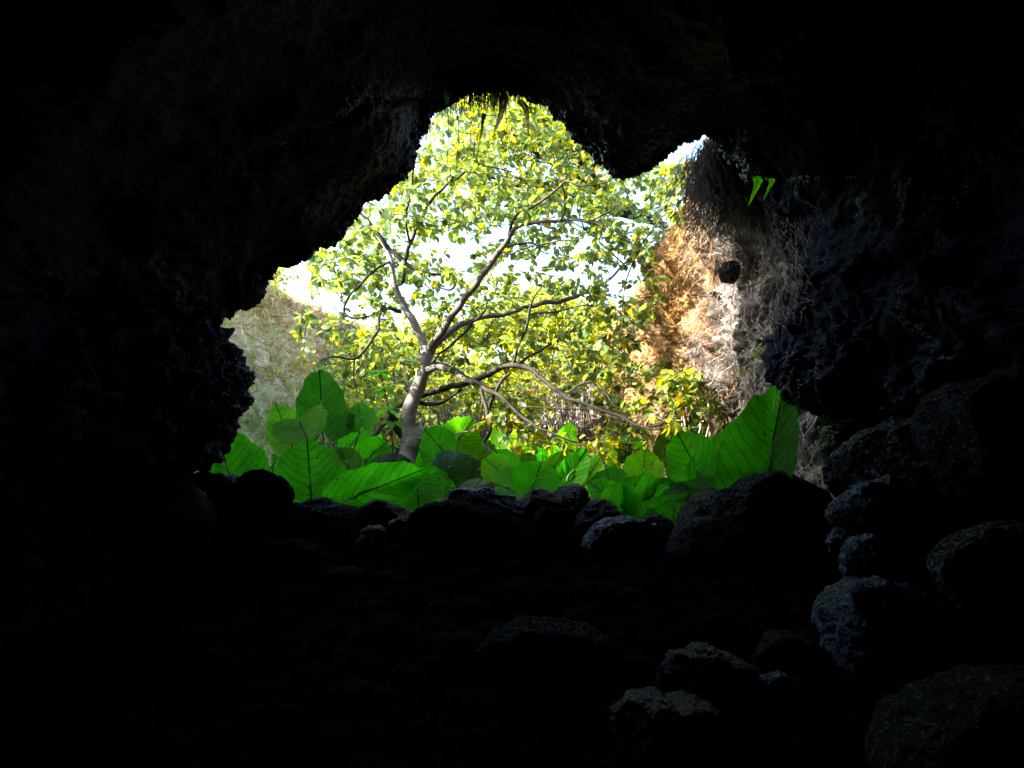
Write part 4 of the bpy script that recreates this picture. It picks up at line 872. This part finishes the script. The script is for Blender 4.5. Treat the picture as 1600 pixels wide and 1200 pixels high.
# grass tufts on the right cliff
def tuft(px, py, Y, n, L, label, spread=.6, down=.6):
    p = W(px, py, Y); r = empty('grass_tuft', p, label, 'grass tuft', 'grass tufts on the right cliff'); s = Strands()
    for _ in range(n):
        d0 = N([random.uniform(-1, 1)*spread, -.6, random.uniform(.1, .9)]); l = L*random.uniform(.5, 1.1); b = p+np.random.normal(0, .025, 3)
        s.add([b+d0*l*t+np.array([0, 0, -down*l*1.3])*t*t for t in (0, .25, .5, .75, 1)], .0045, .001, 3, col_mix([(.34, .42, .12), (.45, .48, .2), (.25, .36, .08)]))
    s.obj('blades', GRASS, r)
tuft(1220, 592, 6.35, 60, .34, 'drooping pale grass tuft above the tip of the giant taro leaf', .5, 1.0)
tuft(1185, 555, 6.7, 45, .22, 'spiky yellow-green grass tuft on the right cliff, upper one')
tuft(1128, 549, 7.2, 16, .16, 'tiny green grass tuft left of the upper spiky tuft')
tuft(1160, 585, 6.9, 22, .16, 'sparse green grass tuft between the two larger ones')
# bare hanging root stems under the undercut
s = Strands()
for (x0, y0, x1, y1, Y) in [(1068, 590, 1066, 700, 8.3), (1105, 620, 1098, 700, 8.0), (1082, 600, 1108, 640, 8.1), (1096, 660, 1080, 700, 8.0), (985, 660, 990, 760, 11), (1005, 670, 1002, 740, 11), (1068, 640, 1064, 720, 8.4)]:
    a = W(x0, y0, Y); b = W(x1, y1, Y-.1); s.add(cr(np.array([a, (a+b)/2+np.random.normal(0, .03, 3), b]), 12), .012, .007, 5, (.36, .28, .24))
for _ in range(70):
    ci = random.uniform(3.6, 10.5); p, nn = surf(ci, random.uniform(3.7, 4.3)); L = random.uniform(.3, 1.1); q = p+nn*.04; pts = []
    for k in range(8): pts.append(q.copy()); q = q+np.array([random.gauss(0, .02), random.gauss(0, .02), -L/8])
    s.add(pts, random.uniform(.003, .008), .002, 3, col_mix(straw))
tag(s.obj('hanging_vines', DRY), 'pale bare vines hanging in front of the undercut of the cliffs', 'vines', kind='stuff')

# ------------------------------------------------------------------ light, sky, camera
SUN_EL = math.radians(32); az = math.radians(-103)   # clockwise from +Y: the sun stands to the left
w = bpy.data.worlds.new('World'); sc.world = w; w.use_nodes = True; nt = w.node_tree
sky = nt.nodes.new('ShaderNodeTexSky'); sky.sky_type = 'NISHITA'; sky.sun_disc = False; sky.sun_elevation = SUN_EL; sky.sun_rotation = az
sky.dust_density = 3.0; sky.air_density = 1.0
bg = nt.nodes['Background']; nt.links.new(sky.outputs[0], bg.inputs[0]); bg.inputs[1].default_value = .15
sd = bpy.data.lights.new('sun', 'SUN'); sd.energy = 3.6; sd.angle = math.radians(.5); sd.color = (1, .86, .68)
so = bpy.data.objects.new('sun', sd); COL.objects.link(so)
sv = Vector((math.sin(az)*math.cos(SUN_EL), math.cos(az)*math.cos(SUN_EL), math.sin(SUN_EL)))
so.rotation_euler = sv.to_track_quat('Z', 'Y').to_euler(); so.location = (-20, 0, 20)
cd_ = bpy.data.cameras.new('camera'); cd_.sensor_width = 36; cd_.lens = 36*F/1600; cd_.clip_start = .05; cd_.clip_end = 500
co = bpy.data.objects.new('camera', cd_); COL.objects.link(co); co.location = CAM.tolist(); co.rotation_euler = (math.radians(90)+PITCH, 0, 0)
sc.camera = co
sc.view_settings.view_transform = 'Standard'; sc.view_settings.look = 'None'; sc.view_settings.exposure = 3.0; sc.view_settings.gamma = 1
sc.render.engine = 'CYCLES'
sc.cycles.max_bounces = 8; sc.cycles.diffuse_bounces = 4; sc.cycles.glossy_bounces = 2; sc.cycles.transmission_bounces = 6
